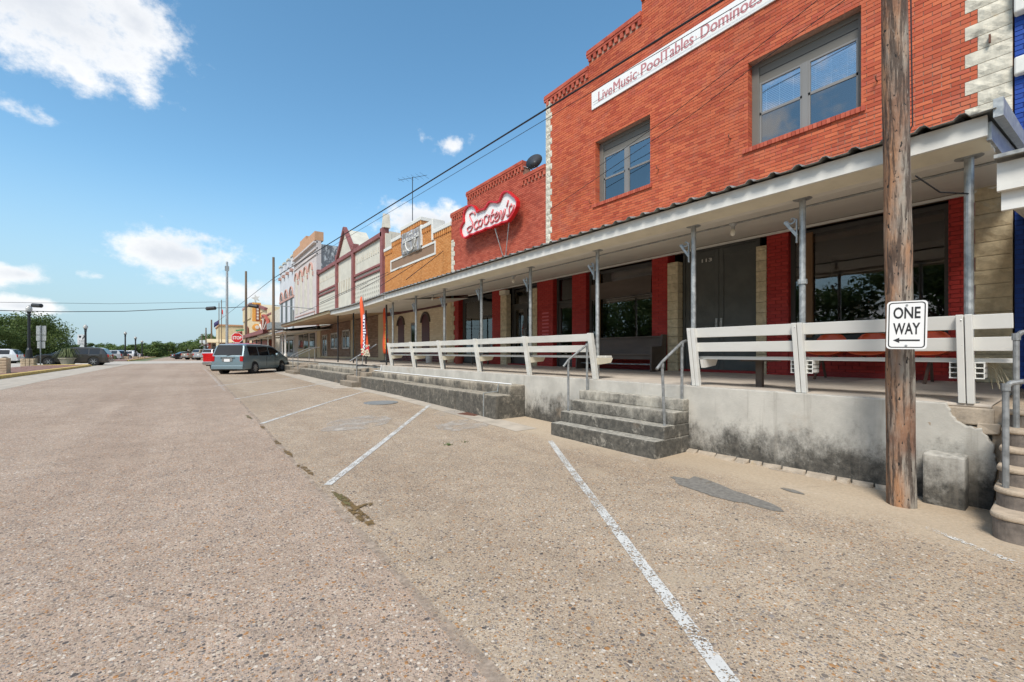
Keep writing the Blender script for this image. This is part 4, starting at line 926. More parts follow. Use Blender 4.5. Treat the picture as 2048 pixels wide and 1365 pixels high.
# =================================================================== benches on the porch edge
def plank(mb_y0, y1_, x0, x1, z0, z1): return MB().box(x0, x1, mb_y0, y1_, z0, z1)
def porch_bench(label, ya, yb, legs, m, mleg, dbl):
    t = thing('slat_bench', (XP, (ya + yb) / 2, PZ), label, 'bench', None)
    xat = lambda z: lerp(XP + .05, XP - .13, (z - PZ) / .86)
    for (z0, z1) in ((1.68, 1.815), (1.475, 1.605)):
        ys = [ya] + [yy for yy in legs if ya + .4 < yy < yb - .4][1::2] + [yb]
        for a, c in zip(ys, ys[1:]):
            jz = random.uniform(-.005, .005); z0, z1 = z0 + jz, z1 + jz; x0, x1 = xat(z0), xat(z1); MB().hexa([(x0 + .02, a, z0), (x0 + .058, a, z0), (x0 + .058, c - .004, z0), (x0 + .02, c - .004, z0), (x1 + .02, a, z1), (x1 + .058, a, z1), (x1 + .058, c - .004, z1), (x1 + .02, c - .004, z1)]).build('back_slat', m, t, bev=.004)
    for (x0, x1) in ((XP + .06, XP + .24), (XP + .26, XP + .44)): MB().box(x0, x1, ya, yb, 1.365, 1.405).build('seat_plank', m, t, bev=.004)
    for yy in legs:
        for q in ((-.055, -.004), (.004, .055)) if dbl else ((-.05, .05),):
            a, c = yy + q[0], yy + q[1]; x0, x1 = XP + .05, XP - .13; w_ = .075
            MB().hexa([(x0 - w_ / 2 - .03, a, PZ), (x0 + w_ / 2 - .03, a, PZ), (x0 + w_ / 2 - .03, c, PZ), (x0 - w_ / 2 - .03, c, PZ), (x1 - w_ / 2 + .0, a, 1.82), (x1 + w_ / 2 + .0, a, 1.82), (x1 + w_ / 2 + .0, c, 1.82), (x1 - w_ / 2 + .0, c, 1.82)]).build('leg', mleg, t, bev=.005)
        if not dbl: MB().hexa([(XP + .02, yy - .075, 1.24), (XP + .36, yy - .075, 1.27), (XP + .36, yy - .03, 1.27), (XP + .02, yy - .03, 1.24), (XP - .02, yy - .075, 1.363), (XP + .42, yy - .075, 1.363), (XP + .42, yy - .03, 1.363), (XP - .02, yy - .03, 1.363)]).build('seat_bracket', 'cream_paint', t, bev=.004)
        else:
            mb = MB()
            if yy > 3: mb.hexa([(XP + .02, yy - .12, 1.24), (XP + .34, yy - .12, 1.27), (XP + .34, yy - .07, 1.27), (XP + .02, yy - .07, 1.24), (XP - .02, yy - .12, 1.363), (XP + .40, yy - .12, 1.363), (XP + .40, yy - .07, 1.363), (XP - .02, yy - .07, 1.363)])
            else:
                for k in range(4): zz = 1.21 + k * .05; mb.box(XP + .0, XP + .20, yy - .12, yy + .12, zz, zz + .010)
                for q in (-.12, .11, -.06, .05): mb.box(XP + .002, XP + .20, yy + q, yy + q + .008, 1.211, 1.362)
                mb.box(XP + .12, XP + .125, yy - .115, yy + .115, 1.215, 1.36)
            mb.build('seat_bracket', m, t)
            for zz in (1.77, 1.53): MB().lathe([(.012, -.01), (.010, -.016)], (XP - .16 + (1.80 - zz) * .2, yy + .03, zz), 8, 'y').build('bolt', 'galv', t)
    return t
lb = [yx(p, XP) for p in (1190, 1058, 958, 884, 828, 783)]
porch_bench('long white slatted bench on the porch left of the steps, brackets on canopy posts', lb[0] - .03, lb[-1] + .1, lb, 'bench_white', 'bench_white', False)
rb_ = [yx(p, XP) for p in (1933, 1603, 1392)]
porch_bench('white plastic slatted bench on the porch right of the steps', rb_[0] - .30, rb_[-1] + .06, rb_, 'vinyl_white', 'vinyl_white', True)
mb = MB().box(6.42, 6.5, 2.72, 2.80, PZ, 1.34).box(6.3, 6.62, 2.55, 2.95, 1.34, 1.36); tag(mb.build('bench_prop', 'wood_dark'), 'short dark wooden prop standing under the white plastic bench', 'post')

# things on the porch
t = thing('tandem_seat', (8.7, 2.0, 1.0), 'row of three orange shell seats on one steel beam by the wall', 'seat')
MB().box(8.68, 8.74, 1.15, 2.90, 1.33, 1.37).build('beam', 'seat_leg', t)
for yy in (2.72, 1.36):
    for s_ in (-1, 1): MB().bar((8.71 + s_ * .04, yy, 1.34), (8.71 + s_ * .27, yy + .02, 1.015), .035, .022).build('leg', 'seat_leg', t)
def shell(yc):
    mb = MB(); nu, nv = 8, 10
    prof = [(-.24, .02), (-.2, .045), (-.1, .03), (0, .02), (.1, .03), (.17, .07), (.21, .14), (.235, .22), (.25, .30), (.262, .36), (.268, .38)]
    for j, (dx, dz) in enumerate(prof):
        wdt = (.25, .265, .27, .27, .265, .255, .25, .235, .21, .16, .10)[j]
        for i in range(nu + 1):
            u = -1 + 2 * i / nu; cu = (abs(u) ** 3) * .06
            mb.v.append((8.66 + dx - (cu if j > 5 else 0), yc + u * wdt, 1.40 + dz + (cu if j <= 5 else 0)))
    for j in range(len(prof) - 1):
        for i in range(nu): a = j * (nu + 1) + i; mb.f.append((a, a + 1, a + nu + 2, a + nu + 1))
    o = mb.build('shell', 'orange_seat', t, smooth=True); md = o.modifiers.new('thick', 'SOLIDIFY'); md.thickness = .012
    for q in (-.1, .1): MB().box(8.6, 8.8, yc + q - .012, yc + q + .012, 1.365, 1.41).build('seat_bracket', 'seat_leg', t)
for yy in (2.62, 2.04, 1.38): shell(yy)
t = thing('wooden_pew', (8.9, 7.3, 1.0), 'long dark wooden pew under the shop window', 'pew')
py0, py1 = yx(1308, 8.75), yx(1162, 8.75)
MB().hexa([(8.98, py0, 1.42), (9.02, py0, 1.42), (9.02, py1, 1.42), (8.98, py1, 1.42), (9.10, py0, 1.84), (9.14, py0, 1.84), (9.14, py1, 1.84), (9.10, py1, 1.84)]).build('backrest', 'wood_dark', t); MB().box(9.06, 9.19, py0, py1, 1.84, 1.87).build('top_rail', 'wood_dark', t); MB().box(8.60, 9.02, py0, py1, 1.40, 1.44).build('seat', 'wood_dark', t, bev=.006)
MB().box(8.64, 8.67, py0, py1, 1.30, 1.40).build('apron', 'wood_dark', t); MB().tube([(8.75, py0, 1.18), (8.75, py1, 1.18)], .018, 6).build('foot_rail', 'galv', t)
for yy in (py0 - .05, py1): MB().slab([(8.58, 1.02), (9.16, 1.03), (9.2, 1.9), (9.02, 1.9), (8.98, 1.62), (8.60, 1.60)], 1, yy, yy + .05).build('end_panel', 'wood_dark', t, bev=.006)
# table with flowers behind the big window
t = thing('draped_table', (9.95, 1.75, FZ), 'table under a grey cloth behind the big shop window', 'table')
ta, tb_ = yx(1798 + 60, 9.9), yx(1700, 9.9)
MB().box(9.70, 10.3, ta, tb_, 1.885, 1.93).build('table_top', 'cloth_grey', t, bev=.01)
MB().hexa([(9.72, ta, 1.68), (10.28, ta, 1.68), (10.28, tb_ - .12, 1.68), (9.72, tb_ - .12, 1.68), (9.70, ta, 1.884), (10.3, ta, 1.884), (10.3, tb_, 1.884), (9.70, tb_, 1.884)]).build('cloth_skirt', 'cloth_grey', t)
for x_ in (9.78, 10.22):
    for yy in (ta + .08, tb_ - .25): MB().box(x_ - .02, x_ + .02, yy - .02, yy + .02, FZ, 1.69).build('leg', 'seat_leg', t)
fb = yx(1728, 9.78)
t = thing('flower_box', (9.8, fb, 1.93), 'small white planter box of peach and cream flowers on the draped table', 'flower box')
MB().box(9.72, 9.9, fb - .13, fb + .13, 1.93, 2.095).build('box', 'label_white', t, bev=.006)
mb = MB().slab([(fb + .05 * math.sin(a) ** 3, 2.02 + .0035 * (13 * math.cos(a) - 5 * math.cos(2 * a) - 2 * math.cos(3 * a) - math.cos(4 * a))) for a in [k * math.pi / 10 for k in range(20)]], 0, 9.716, 9.719); mb.build('heart', 'heart_brown', t)
rnd = random.Random(2)
for k in range(16):
    a = rnd.uniform(0, 6.28); r = rnd.uniform(.02, .20); zz = 2.11 + rnd.uniform(.02, .30); p = (9.8 + r * math.cos(a) * .5, fb + r * math.sin(a), zz); s_ = rnd.uniform(.018, .034)
    MB().tube([(9.8, fb, 2.09), p], .003, 4).build('stem', 'leaf_dark', t); MB().lathe([(s_ * .3, -s_ * .6), (s_, -s_ * .1), (s_ * .8, s_ * .5), (s_ * .2, s_ * .7)], p, 7).build('flower', rnd.choice(['flower_peach', 'flower_cream', 'flower_cream']), t)
gp = yx(1778, 9.85); t = thing('grass_pot', (9.85, gp, 1.93), 'small pot of tall grass standing on the draped table', 'plant pot')
MB().lathe([(.05, 0), (.065, .11), (.06, .115)], (9.85, gp, 1.93), 12).build('pot', 'terracotta', t); mb = MB()
for k in range(40): a = rnd.uniform(0, 6.28); h = rnd.uniform(.2, .42); mb.add([(9.85 + .03 * math.cos(a), gp + .03 * math.sin(a), 2.03), (9.85 + .03 * math.cos(a + .5), gp + .03 * math.sin(a + .5), 2.03), (9.85 + .12 * math.cos(a), gp + .12 * math.sin(a), 2.03 + h)], [(0, 1, 2)], rnd.random())
mb.build('grass', 'leaves_grass', t)
t = thing('bucket', (8.6, yx(858, 8.6), 1.0), 'white plastic bucket on the walk in front of the cream brick wall', 'bucket'); p = (8.6, yx(858, 8.6), 1.015)
MB().lathe([(.13, 0), (.16, .36), (.165, .37), (.15, .37), (.13, .05)], p, 16).build('pail', 'bucket_white', t); MB().tube([(8.6, p[1] + .16, 1.33), (8.5, p[1], 1.28), (8.6, p[1] - .16, 1.33)], .006, 5).build('handle', 'galv', t)
for px, lab, m in ((918, 'dark red flower pot with dry plant below the shop window', 'terracotta'),):
    p = (8.7, yx(px, 8.7), 1.015); t = thing('flower_pot', p, lab, 'flower pot'); MB().lathe([(.15, 0), (.22, .30), (.24, .30), (.24, .35), (.2, .35)], p, 16).build('pot', m, t); mb = MB()
    for k in range(60): a = rnd.uniform(0, 6.28); h = rnd.uniform(.1, .35); r = rnd.uniform(.1, .35); mb.add([(p[0] + .1 * math.cos(a), p[1] + .1 * math.sin(a), 1.34), (p[0] + .1 * math.cos(a + .3), p[1] + .1 * math.sin(a + .3), 1.34), (p[0] + r * math.cos(a), p[1] + r * math.sin(a), 1.34 + h)], [(0, 1, 2)], rnd.random())
    mb.build('plant', 'leaves_grass', t)
p = (8.75, yx(960, 8.75), 1.0); t = thing('wood_chair', p, 'low dark wooden chair behind the long bench near the shop window', 'chair')
for dy in (-.25, .22):
    for dx in (-.22, .2): MB().bar((p[0] + dx, p[1] + dy, 1.015), (p[0] + dx * .8, p[1] + dy, 1.42), .04, .04).build('leg', 'wood_dark', t)
MB().box(p[0] - .25, p[0] + .22, p[1] - .28, p[1] + .25, 1.40, 1.44).build('seat', 'wood_dark', t); MB().hexa([(p[0] + .18, p[1] - .28, 1.44), (p[0] + .22, p[1] - .28, 1.44), (p[0] + .22, p[1] + .25, 1.44), (p[0] + .18, p[1] + .25, 1.44), (p[0] + .30, p[1] - .28, 1.86), (p[0] + .34, p[1] - .28, 1.86), (p[0] + .34, p[1] + .25, 1.86), (p[0] + .30, p[1] + .25, 1.86)]).build('backrest', 'wood_dark', t)
# satellite dish on the wing roof
p = onx(1073, 345, XF + .3); t = thing('satellite_dish', tuple(p), 'dark satellite dish on the low brick wing beside the taller wall', 'satellite dish')
c = onx(1070, 327, XF + .1); mb = MB(); prof = [(.01, 0), (.15, .02), (.26, .06), (.30, .085)]; mb.lathe(prof, (0, 0, 0), 20); mt = Matrix.Translation(c) @ Vector((-.80, -.38, .30)).to_track_quat('Z', 'Y').to_matrix().to_4x4()
mb.v = [tuple(mt @ Vector(v)) for v in mb.v]; mb.build('reflector', 'dish_grey', t, smooth=True); MB().tube([c, (XF + .25, c.y - .05, c.z - .25), (XF + .25, c.y - .05, WINGZ - .05)], .02, 6).build('mast', 'galv', t); MB().tube([c + Vector((0, 0, -.25)), c + Vector((-.35, .2, -.12))], .012, 5).build('arm', 'galv', t)

# =================================================================== amber brick building
YA0, YA1 = Y2, yx(770)
amb = thing('amber_building', (XF, (YA0 + YA1) / 2, 0), 'amber brick building with white stepped coping and cream arched shop front', 'building')
am = [(yx(905), onx(905, 448, XF).z), (yx(868), onx(868, 446, XF).z), (yx(844), onx(843, 440, XF).z)]
za0 = 7.25; za1 = onx(868, 447, XF).z; 
tops = [(YA0, yx(868), onx(880, 456, XF).z - .05), (yx(868), yx(843), onx(855, 450, XF).z), (yx(843), yx(803), onx(823, 448, XF).z), (yx(803), yx(784), onx(793, 478, XF).z), (yx(784), YA1, onx(777, 498, XF).z)]
def az_(yv):
    for a, c, z in tops:
        if a <= yv <= c: return z
    return tops[0][2]
mb = MB()
for a, c, z in tops: mb.box(XF + .01, XF + .4, a, c, 3.7, z - .10)
mb.box(XF + .4, XF + 16, YA0 + .02, YA1 - .02, 1.0, 6.4); mb.build('wall_core', 'mortar_amber', amb)
PAN = (yx(870), yx(783), onx(870, 483, XF).z - .0, onx(870, 505, XF).z)
pz1, pz0 = onx(869, 487, XF).z, onx(869, 506, XF).z
def amb_spans(z):
    out = []
    for a, c, zt in tops:
        if z < zt - .35: out += cut(a, c, [(PAN[0], PAN[1])] if pz0 < z < pz1 else [])
    return out
bricks(amb, 'brick_amber', XF + .01, 4.1, max(t_[2] for t_ in tops) - .35, amb_spans, seed=6, name='brickwork')
for a, c, z in tops:
    mb = MB(); yy = a
    while yy < c: mb.box(XF - .05, XF + .03, yy, min(yy + .11, c), z - .33, z - .12, random.random()); yy += .2
    mb.build('corbel', 'brick_amber', amb); MB().box(XF - .08, XF + .55, a - .03, c + .03, z - .115, z + .07).build('coping', 'white_paint', amb, bev=.02)
for px, py in ((868, 446), (845, 440)): p = onx(px, py, XF); z = max(az_(p.y + .05), az_(p.y - .05)); MB().box(XF - .09, XF + .56, p.y - .035, p.y + .12, z - .9, z + .125).build('coping_end', 'white_paint', amb, bev=.02)
MB().box(XF - .0, XF + .05, PAN[0], PAN[1], pz0, pz1).build('sign_panel', 'brick_brown', amb)
fr = MB(); fr.box(XF - .03, XF + .02, PAN[0], PAN[1], pz1, pz1 + .10); fr.box(XF - .03, XF + .02, PAN[0], PAN[1], pz0 - .10, pz0); fr.box(XF - .03, XF + .02, PAN[0] - .1, PAN[0], pz0 - .1, pz1 + .1); fr.box(XF - .03, XF + .02, PAN[1], PAN[1] + .1, pz0 - .1, pz1 + .1); fr.build('panel_frame', 'white_paint', amb)
BX = XF - .07; bt = thing('cloth_banner', tuple(onx(823, 500, BX)), 'weathered grey banner with pale lettering hung on the amber brick wall', 'banner')
b4 = [onx(804, 512, BX), onx(842, 499, BX), onx(842, 452, BX), onx(803, 470, BX)]; byc = (b4[0].y + b4[1].y) / 2
mb = MB(); nU, nV = 14, 12
for j in range(nV + 1):
    for i in range(nU + 1):
        p = (b4[0].lerp(b4[1], i / nU)).lerp(b4[3].lerp(b4[2], i / nU), j / nV); mb.v.append((BX - .015 - .02 * math.sin(i * 1.3 + j * .4), p.y, p.z))
for j in range(nV):
    for i in range(nU): a = j * (nU + 1) + i; mb.f.append((a, a + 1, a + nU + 2, a + nU + 1))
o = mb.build('cloth', 'banner', bt, smooth=True); md = o.modifiers.new('t', 'SOLIDIFY'); md.thickness = .004
bz0, bz1 = b4[0].z, b4[3].z; bw_ = b4[0].y - b4[1].y; bh_ = bz1 - bz0; lx = BX - .045
mb = MB().box(lx, lx + .004, byc - bw_ * .42, byc + bw_ * .42, bz0 + bh_ * .52, bz0 + bh_ * .70); mb.build('name_band', 'label_white', bt)
facetext(MB(), 'LATIFENCA', .34, lx - .004, byc + bw_ * .38, bz0 + bh_ * .555, .006, fit=bw_ * .76).build('lettering', 'cloth_grey', bt)
mb = MB(); arc = [(lx, byc + .62 * math.cos(a), bz0 + bh_ * .52 - .55 * math.sin(a)) for a in [math.pi * k / 12 for k in range(13)]]; mb.tube(arc, .035, 5); mb.slab([(byc + .3, bz0 + bh_ * .72), (byc + .1, bz0 + bh_ * .85), (byc, bz0 + bh_ * .80), (byc - .12, bz0 + bh_ * .86), (byc - .3, bz0 + bh_ * .72)], 0, lx, lx + .004); mb.build('emblem', 'label_white', bt)
mb = MB()
for k in range(9): yy = byc + bw_ * (.38 - .085 * k); MB().box(lx, lx + .004, yy - .09, yy, bz0 + bh_ * .10, bz0 + bh_ * .18).build('small_letter', 'label_white', bt)
# lower cream front
lo = MB().box(XF + .02, XF + .4, YA0, YA1, FZ - .1, 3.75); lo.build('front_core', 'mortar_light', amb)
ar1, ar2 = (yx(802), .42), (yx(851), .42); dr = (yx(832), yx(822))
def low_spans(z, base):
    if base: return cut(YA0 + .35, YA1, [(ar1[0] - .42, ar1[0] + .42), (ar2[0] - .42, ar2[0] + .42), (dr[0], dr[1])])
    h = []
    for c_, r in (ar1, ar2):
        k = r if z < 2.95 else math.sqrt(max(0, r * r - (z - 2.95) ** 2))
        if k > .01: h.append((c_ - k, c_ + k))
    if z < 3.0: h.append(dr)
    return cut(YA0 + .35, YA1, h)
bricks(amb, 'brick_cream', XF + .02, 1.72, 3.6, lambda z: low_spans(z, False), seed=8, name='front_brickwork', L=.30, H=.095, J=.014); bricks(amb, 'brick_maroon', XF + .02, FZ, 1.72, lambda z: low_spans(z, True), seed=8, name='base_brickwork', L=.30, H=.095, J=.012)
MB().box(XF - .02, XF + .02, YA0 + .35, YA1, 3.58, 3.74).build('band', 'maroon', amb); MB().box(XF - .03, XF + .1, YA0 + .02, YA0 + .35, FZ, 3.75).build('corner_pier', 'cream_wall', amb)
for c_, r in (ar1, ar2):
    pl = [(c_ - r, FZ)] + [(c_ - r * math.cos(a), 2.95 + r * math.sin(a)) for a in [math.pi * k / 12 for k in range(13)]] + [(c_ + r, FZ)]
    MB().slab(pl, 0, XF - .004, XF + .015).build('arched_door', 'maroon', amb); MB().tube([(XF - .02, c_ - (r + .05) * math.cos(a), 2.95 + (r + .05) * math.sin(a)) for a in [math.pi * k / 14 for k in range(15)]], .06, 6).build('arch_hood', 'wood_dark', amb)
MB().box(XF - .01, XF + .015, dr[0], dr[1], FZ, 3.0).build('door', 'window_grey', amb); MB().box(XF - .016, XF - .011, dr[0] + .1, dr[1] - .1, FZ + .9, 2.9).build('pane', 'car_glass', amb); MB().box(XF - .016, XF - .011, dr[0] + .1, dr[1] - .1, FZ + .1, FZ + .8).build('pane', 'car_glass', amb)
ca = canopy(amb, CY1 + .06, yx(661, 5.66), 3.40, 3.72, 5.66, 'white_paint', 'soffit', 'roof_metal', sag=.05)
for px in (773, 732, 707, 676): 
    MB().tube([(6.2, yx(px, 6.2), PZ), (6.2, yx(px, 6.2), 3.40)], .035, 8).build('post', 'black_metal', ca)
t = thing('air_conditioner', (7.2, yx(775, 7.2), 3.9), 'grey air conditioning box sitting on the canopy roof of the amber building', 'air conditioner')
ya_ = yx(778, 7.4); MB().box(7.2, 7.9, ya_ - .55, ya_ + .55, 3.78, 4.18).build('case', 'galv', t, bev=.02); mb = MB()
for k in range(9): mb.box(7.185, 7.199, ya_ - .5 + k * .11, ya_ - .44 + k * .11, 3.84, 4.12)
mb.build('grille', 'black_metal', t)
p = onx(825, 440, XF + 3.0); t = thing('tv_antenna', (XF + 3.0, p.y, 6.4), 'tall thin television antenna mast above the amber building roof', 'antenna'); zt = onx(825, 356, XF + 3.0).z
MB().tube([(XF + 3, p.y, 6.4), (XF + 3, p.y, zt + .05)], .028, 6).build('mast', 'black_metal', t); mb = MB().tube([(XF + 2.4, p.y + 1.0, zt), (XF + 3.6, p.y - 1.0, zt)], .014, 5)
MB.bar(mb, (XF + 3, p.y - .01, zt), (XF + 3, p.y + .01, zt), .01, .01); mb.build('boom', 'black_metal', t)
for k in range(6): q = Vector((XF + 2.5 + k * .2, p.y + .83 - k * .33, zt)); l = .35 + .05 * k; MB().tube([q + Vector((-l * .8, -l * .5, 0)), q + Vector((l * .8, l * .5, 0))], .008, 4).build('element', 'black_metal', t)

# =================================================================== tiled cream building with red trim
YT0, YT1 = YA1, yx(633)
til = thing('tiled_building', (XF, (YT0 + YT1) / 2, 0), 'cream tiled building with dark red trim and a pointed gable', 'building')
TZ = 8.55; pils = [yx(768), yx(707), yx(674), yx(635)]
MB().box(XF + .06, XF + .4, YT0, YT1, 3.8, TZ).build('wall', 'tile_cream', til); MB().box(XF + .4, XF + 16, YT0 + .05, YT1 - .05, 1, 7.9).build('rear_block', 'peeling', til)
for i, yy in enumerate(pils):
    w_ = .42; a, c = (yy, yy + w_) if i == 0 else (yy - w_, yy) if i == 3 else (yy - w_ / 2, yy + w_ / 2)
    MB().box(XF - .10, XF + .3, a, c, 3.9, TZ + (.55 if i in (1, 2) else .35)).build('pilaster', 'trim_red', til)
for z, h, p in ((TZ - .12, .26, .10), (6.75, .13, .05), (6.45, .10, .05)):
    for a, c in zip(pils, pils[1:]):
        if (a, c) == (pils[1], pils[2]) and z < 8: continue
        MB().box(XF - p, XF + .1, a + .2, c - .2, z, z + h).build('trim_band', 'trim_red', til)
MB().box(XF - .06, XF + .1, YT0 + .4, YT1, 4.15, 4.28).build('trim_band', 'trim_red', til)
ap = onx(691, 458, XF); gc = (pils[1] + pils[2]) / 2
MB().slab([(pils[1], TZ + .1), (pils[2], TZ + .1), (gc, ap.z)], 0, XF + .05, XF + 1.6).build('gable', 'tile_cream', til)
for yy in (pils[1], pils[2]): MB().bar((XF + .0, yy, TZ + .1), (XF + .0, gc, ap.z + .08), .22, .26, (1, 0, 0)).build('gable_rake', 'trim_red', til)
mb = MB()
for a, c in ((pils[0] + .6, pils[1] - .4), (pils[2] + .4, pils[3] - .6)):
    yy = a
    while yy < c: MB().box(XF + .03, XF + .07, yy, yy + .16, 7.62, 7.95).build('dentil', 'grey_stone', til); yy += .42
yy = pils[1] + .5
while yy < pils[2] - .3: MB().slab([(yy, 6.9), (yy + .3, 6.9), (yy + .2, 6.0), (yy + .1, 6.0)], 0, XF + .0, XF + .08).build('keystone', 'grey_stone', til); yy += .62
MB().box(XF + .035, XF + .07, pils[0] + .45, pils[1] - .3, 4.4, 6.35).build('lattice_panel', 'lattice', til); MB().box(XF + .035, XF + .07, pils[2] + .3, pils[3] - .45, 4.4, 6.35).build('lattice_panel', 'lattice', til)
MB().slab([(YT0 + .02, TZ + .35), (YT0 + .45, TZ + .35), (YT0 + .2, TZ + 1.2)], 0, XF - .05, XF + .35).build('finial', 'grey_stone', til); MB().box(XF + .3, XF + 7, YT0 + .02, YT0 + .3, 6.3, 8.7).build('parapet_side', 'grey_stone', til)
for px in (760, 642):
    pass
MB().box(XF + .05, XF + .4, YT0, YT1, FZ - .1, 3.8).build('front_core', 'mortar_brown', til)
wn = [(yx(653.5), yx(644), FZ + .05, 3.0), (yx(676), yx(661), 1.75, 3.05), (yx(699), yx(684), 1.75, 3.15)]
def til_sp(z): return cut(yx(757), yx(641), [(yx(709), yx(702))] + [(a, c) for a, c, z0, z1 in wn if z0 < z < z1])
bricks(til, 'brick_brown', XF + .05, FZ, 3.75, til_sp, seed=10, name='front_brickwork', L=.42, H=.11, J=.016, proud=.016)
for a, c in ((757, 769), (702, 709), (634, 641)): MB().box(XF - .02, XF + .1, yx(c), yx(a), FZ, 3.78).build('pier', 'cream_wall', til)
MB().box(XF - .005, XF + .06, yx(757), yx(641), FZ, FZ + .14).build('plinth', 'cream_wall', til)
for a, c, z0, z1 in wn:
    f = MB(); f.box(XF - .0, XF + .05, a, a + .1, z0, z1); f.box(XF, XF + .05, c - .1, c, z0, z1); f.box(XF, XF + .05, a, c, z1 - .1, z1); f.box(XF, XF + .05, a, c, z0, z0 + .1); f.box(XF, XF + .05, (a + c) / 2 - .04, (a + c) / 2 + .04, z0, z1)
    o = f.build('window', 'white_paint', til); MB().box(XF + .03, XF + .045, a + .1, c - .1, z0 + .1, z1 - .1).build('pane', 'car_glass', o)
ct = canopy(til, yx(661, 5.66) + .02, yx(564, 5.66), 3.46, 3.78, 5.60, 'cream_wall', 'soffit_wood', 'roof_metal', wave=False, fh=.10)
for px in (571,): MB().tube([(6.2, yx(px, 6.2), PZ), (6.2, yx(px, 6.2), 3.46)], .07, 10).build('post', 'white_paint', ct); MB().lathe([(.13, 0), (.12, .35), (.08, .42)], (6.2, yx(px, 6.2), PZ), 10).build('post_base', 'white_paint', ct)

# =================================================================== pale pink tall building
YK0, YK1 = YT1, yx(589)
pk = thing('pink_building', (XF, (YK0 + YK1) / 2, 0), 'tall pale pink building with orange arched window heads and peeling dark side wall', 'building')
KZ = 12.5
MB().box(XF, XF + .4, YK0, YK1, 1, KZ - .8).build('wall', 'pink_stucco', pk); MB().box(XF + .4, XF + 14, YK0, YK1, 1, KZ - 1.1).build('side_wall', 'peeling', pk); MB().box(XF - .15, XF + .6, YK0 - .02, YK1, KZ - .8, KZ).build('parapet', 'tan_trim', pk)
for z, p in ((KZ - 1.05, .25), (KZ - 1.6, .12), (KZ - 2.1, .08)): MB().box(XF - p, XF + .1, YK0, YK1, z, z + .16).build('cornice', 'pink_stucco', pk)
MB().box(XF - .15, XF + .6, YK0 + 3.6, YK1 - 3.6, KZ, KZ + .35).build('parapet_crest', 'tan_trim', pk)
for k in range(4):
    c_ = lerp(YK0 + 2.2, YK1 - 1.2, k / 3); 
    MB().tube([(XF - .05, c_ - .75 * math.cos(a), 9.2 + .75 * math.sin(a)) for a in [math.pi * q / 10 for q in range(11)]], .10, 6).build('window_arch', 'pink_trim', pk)
    pl = [(c_ - .6, 5.6)] + [(c_ - .6 * math.cos(a), 9.2 + .6 * math.sin(a)) for a in [math.pi * q / 8 for q in range(9)]] + [(c_ + .6, 5.6)]; MB().slab(pl, 0, XF - .02, XF + .01).build('blind_window', 'grey_stone', pk)
    MB().box(XF - .08, XF + .05, c_ - 1.0, c_ - .7, 8.7, 9.05).build('impost', 'pink_trim', pk)
mb = MB(); mb.box(XF - .05, XF, YK0 + .6, YK1 - .5, 5.25, 5.33); mb.box(XF - .05, XF, YK0 + .6, YK0 + .7, 4.3, 5.33); mb.build('ghost_sign_frame', 'pink_trim', pk)
for a, c, z0, z1 in ((yx(607), yx(598), 1.9, 3.3), (yx(617), yx(609), FZ, 3.4), (yx(630), yx(620), 1.9, 3.3)):
    o = MB().box(XF - .04, XF - .005, a, c, z0, z1).build('window', 'dark_frame', pk); MB().box(XF - .05, XF - .041, a + .12, c - .12, z0 + .12, z1 - .12).build('pane', 'car_glass', o)
MB().box(XF - .06, XF - .004, yx(633), yx(597), FZ, 1.85).build('base_panel', 'cream_wall', pk); MB().box(XF - .05, XF - .003, YK0, YK1, 3.35, 3.75).build('lintel', 'cream_wall', pk)
cp = canopy(pk, yx(564, 5.66) + .02, 52, 3.10, 3.4, 5.7, 'white_paint', 'soffit', 'roof_metal', wave=False, fh=.12)
for yy in (40, 44, 48): MB().tube([(6.2, yy, PZ), (6.2, yy, 3.1)], .06, 8).build('post', 'white_paint', cp)
MB().box(6.2, 7.6, 46, 49, 3.75, 4.35).build('rooftop_unit', 'post_grey', pk)
# white building with merlons
YW0, YW1 = YK1, yx(560)
wh = thing('white_building', (XF, (YW0 + YW1) / 2, 0), 'narrow white building with battlements and three arched upper windows', 'building')
MB().box(XF - .02, XF + 12, YW0 + .02, YW1, 1, 11.3).build('wall', 'white_stucco', wh)
for k in range(4): c_ = lerp(YW0 + .9, YW1 - .9, k / 3); MB().box(XF - .12, XF + .6, c_ - .55, c_ + .55, 11.3, 12.1).build('merlon', 'white_stucco', wh); MB().box(XF - .2, XF + .7, c_ - .62, c_ + .62, 12.1, 12.3).build('merlon_cap', 'grey_stone', wh); MB().box(XF - .3, XF - .02, c_ - .3, c_ + .3, 10.5, 10.8).build('corbel', 'pink_trim', wh)
for k in range(3):
    c_ = lerp(YW0 + 1.6, YW1 - 1.6, k / 2); MB().tube([(XF - .08, c_ - 1.0 * math.cos(a), 7.9 + 1.0 * math.sin(a)) for a in [math.pi * q / 10 for q in range(11)]], .085, 6).build('window_arch', 'pink_trim', wh)
    pl = [(c_ - .55, 4.6)] + [(c_ - .55 * math.cos(a), 7.9 + .6 * math.sin(a)) for a in [math.pi * q / 8 for q in range(9)]] + [(c_ + .55, 4.6)]; MB().slab(pl, 0, XF - .06, XF - .03).build('window', 'door_grey', wh)
MB().box(XF - .12, XF + .1, YW0 + .05, YW1, 7.6, 7.85).build('string_course', 'pink_trim', wh); MB().tube([(XF - .15, YW0 + .1, 4), (XF - .15, YW0 + .1, 6.2)], .09, 6).build('downpipe', 'post_grey', wh)
cw = canopy(wh, 52.05, YW1, 3.0, 3.3, 5.7, 'grey_stone', 'soffit', 'roof_metal', wave=False, fh=.12)
for yy in (53, 57, 61): MB().tube([(6.2, yy, PZ), (6.2, yy, 3.0)], .06, 8).build('post', 'black_metal', cw)
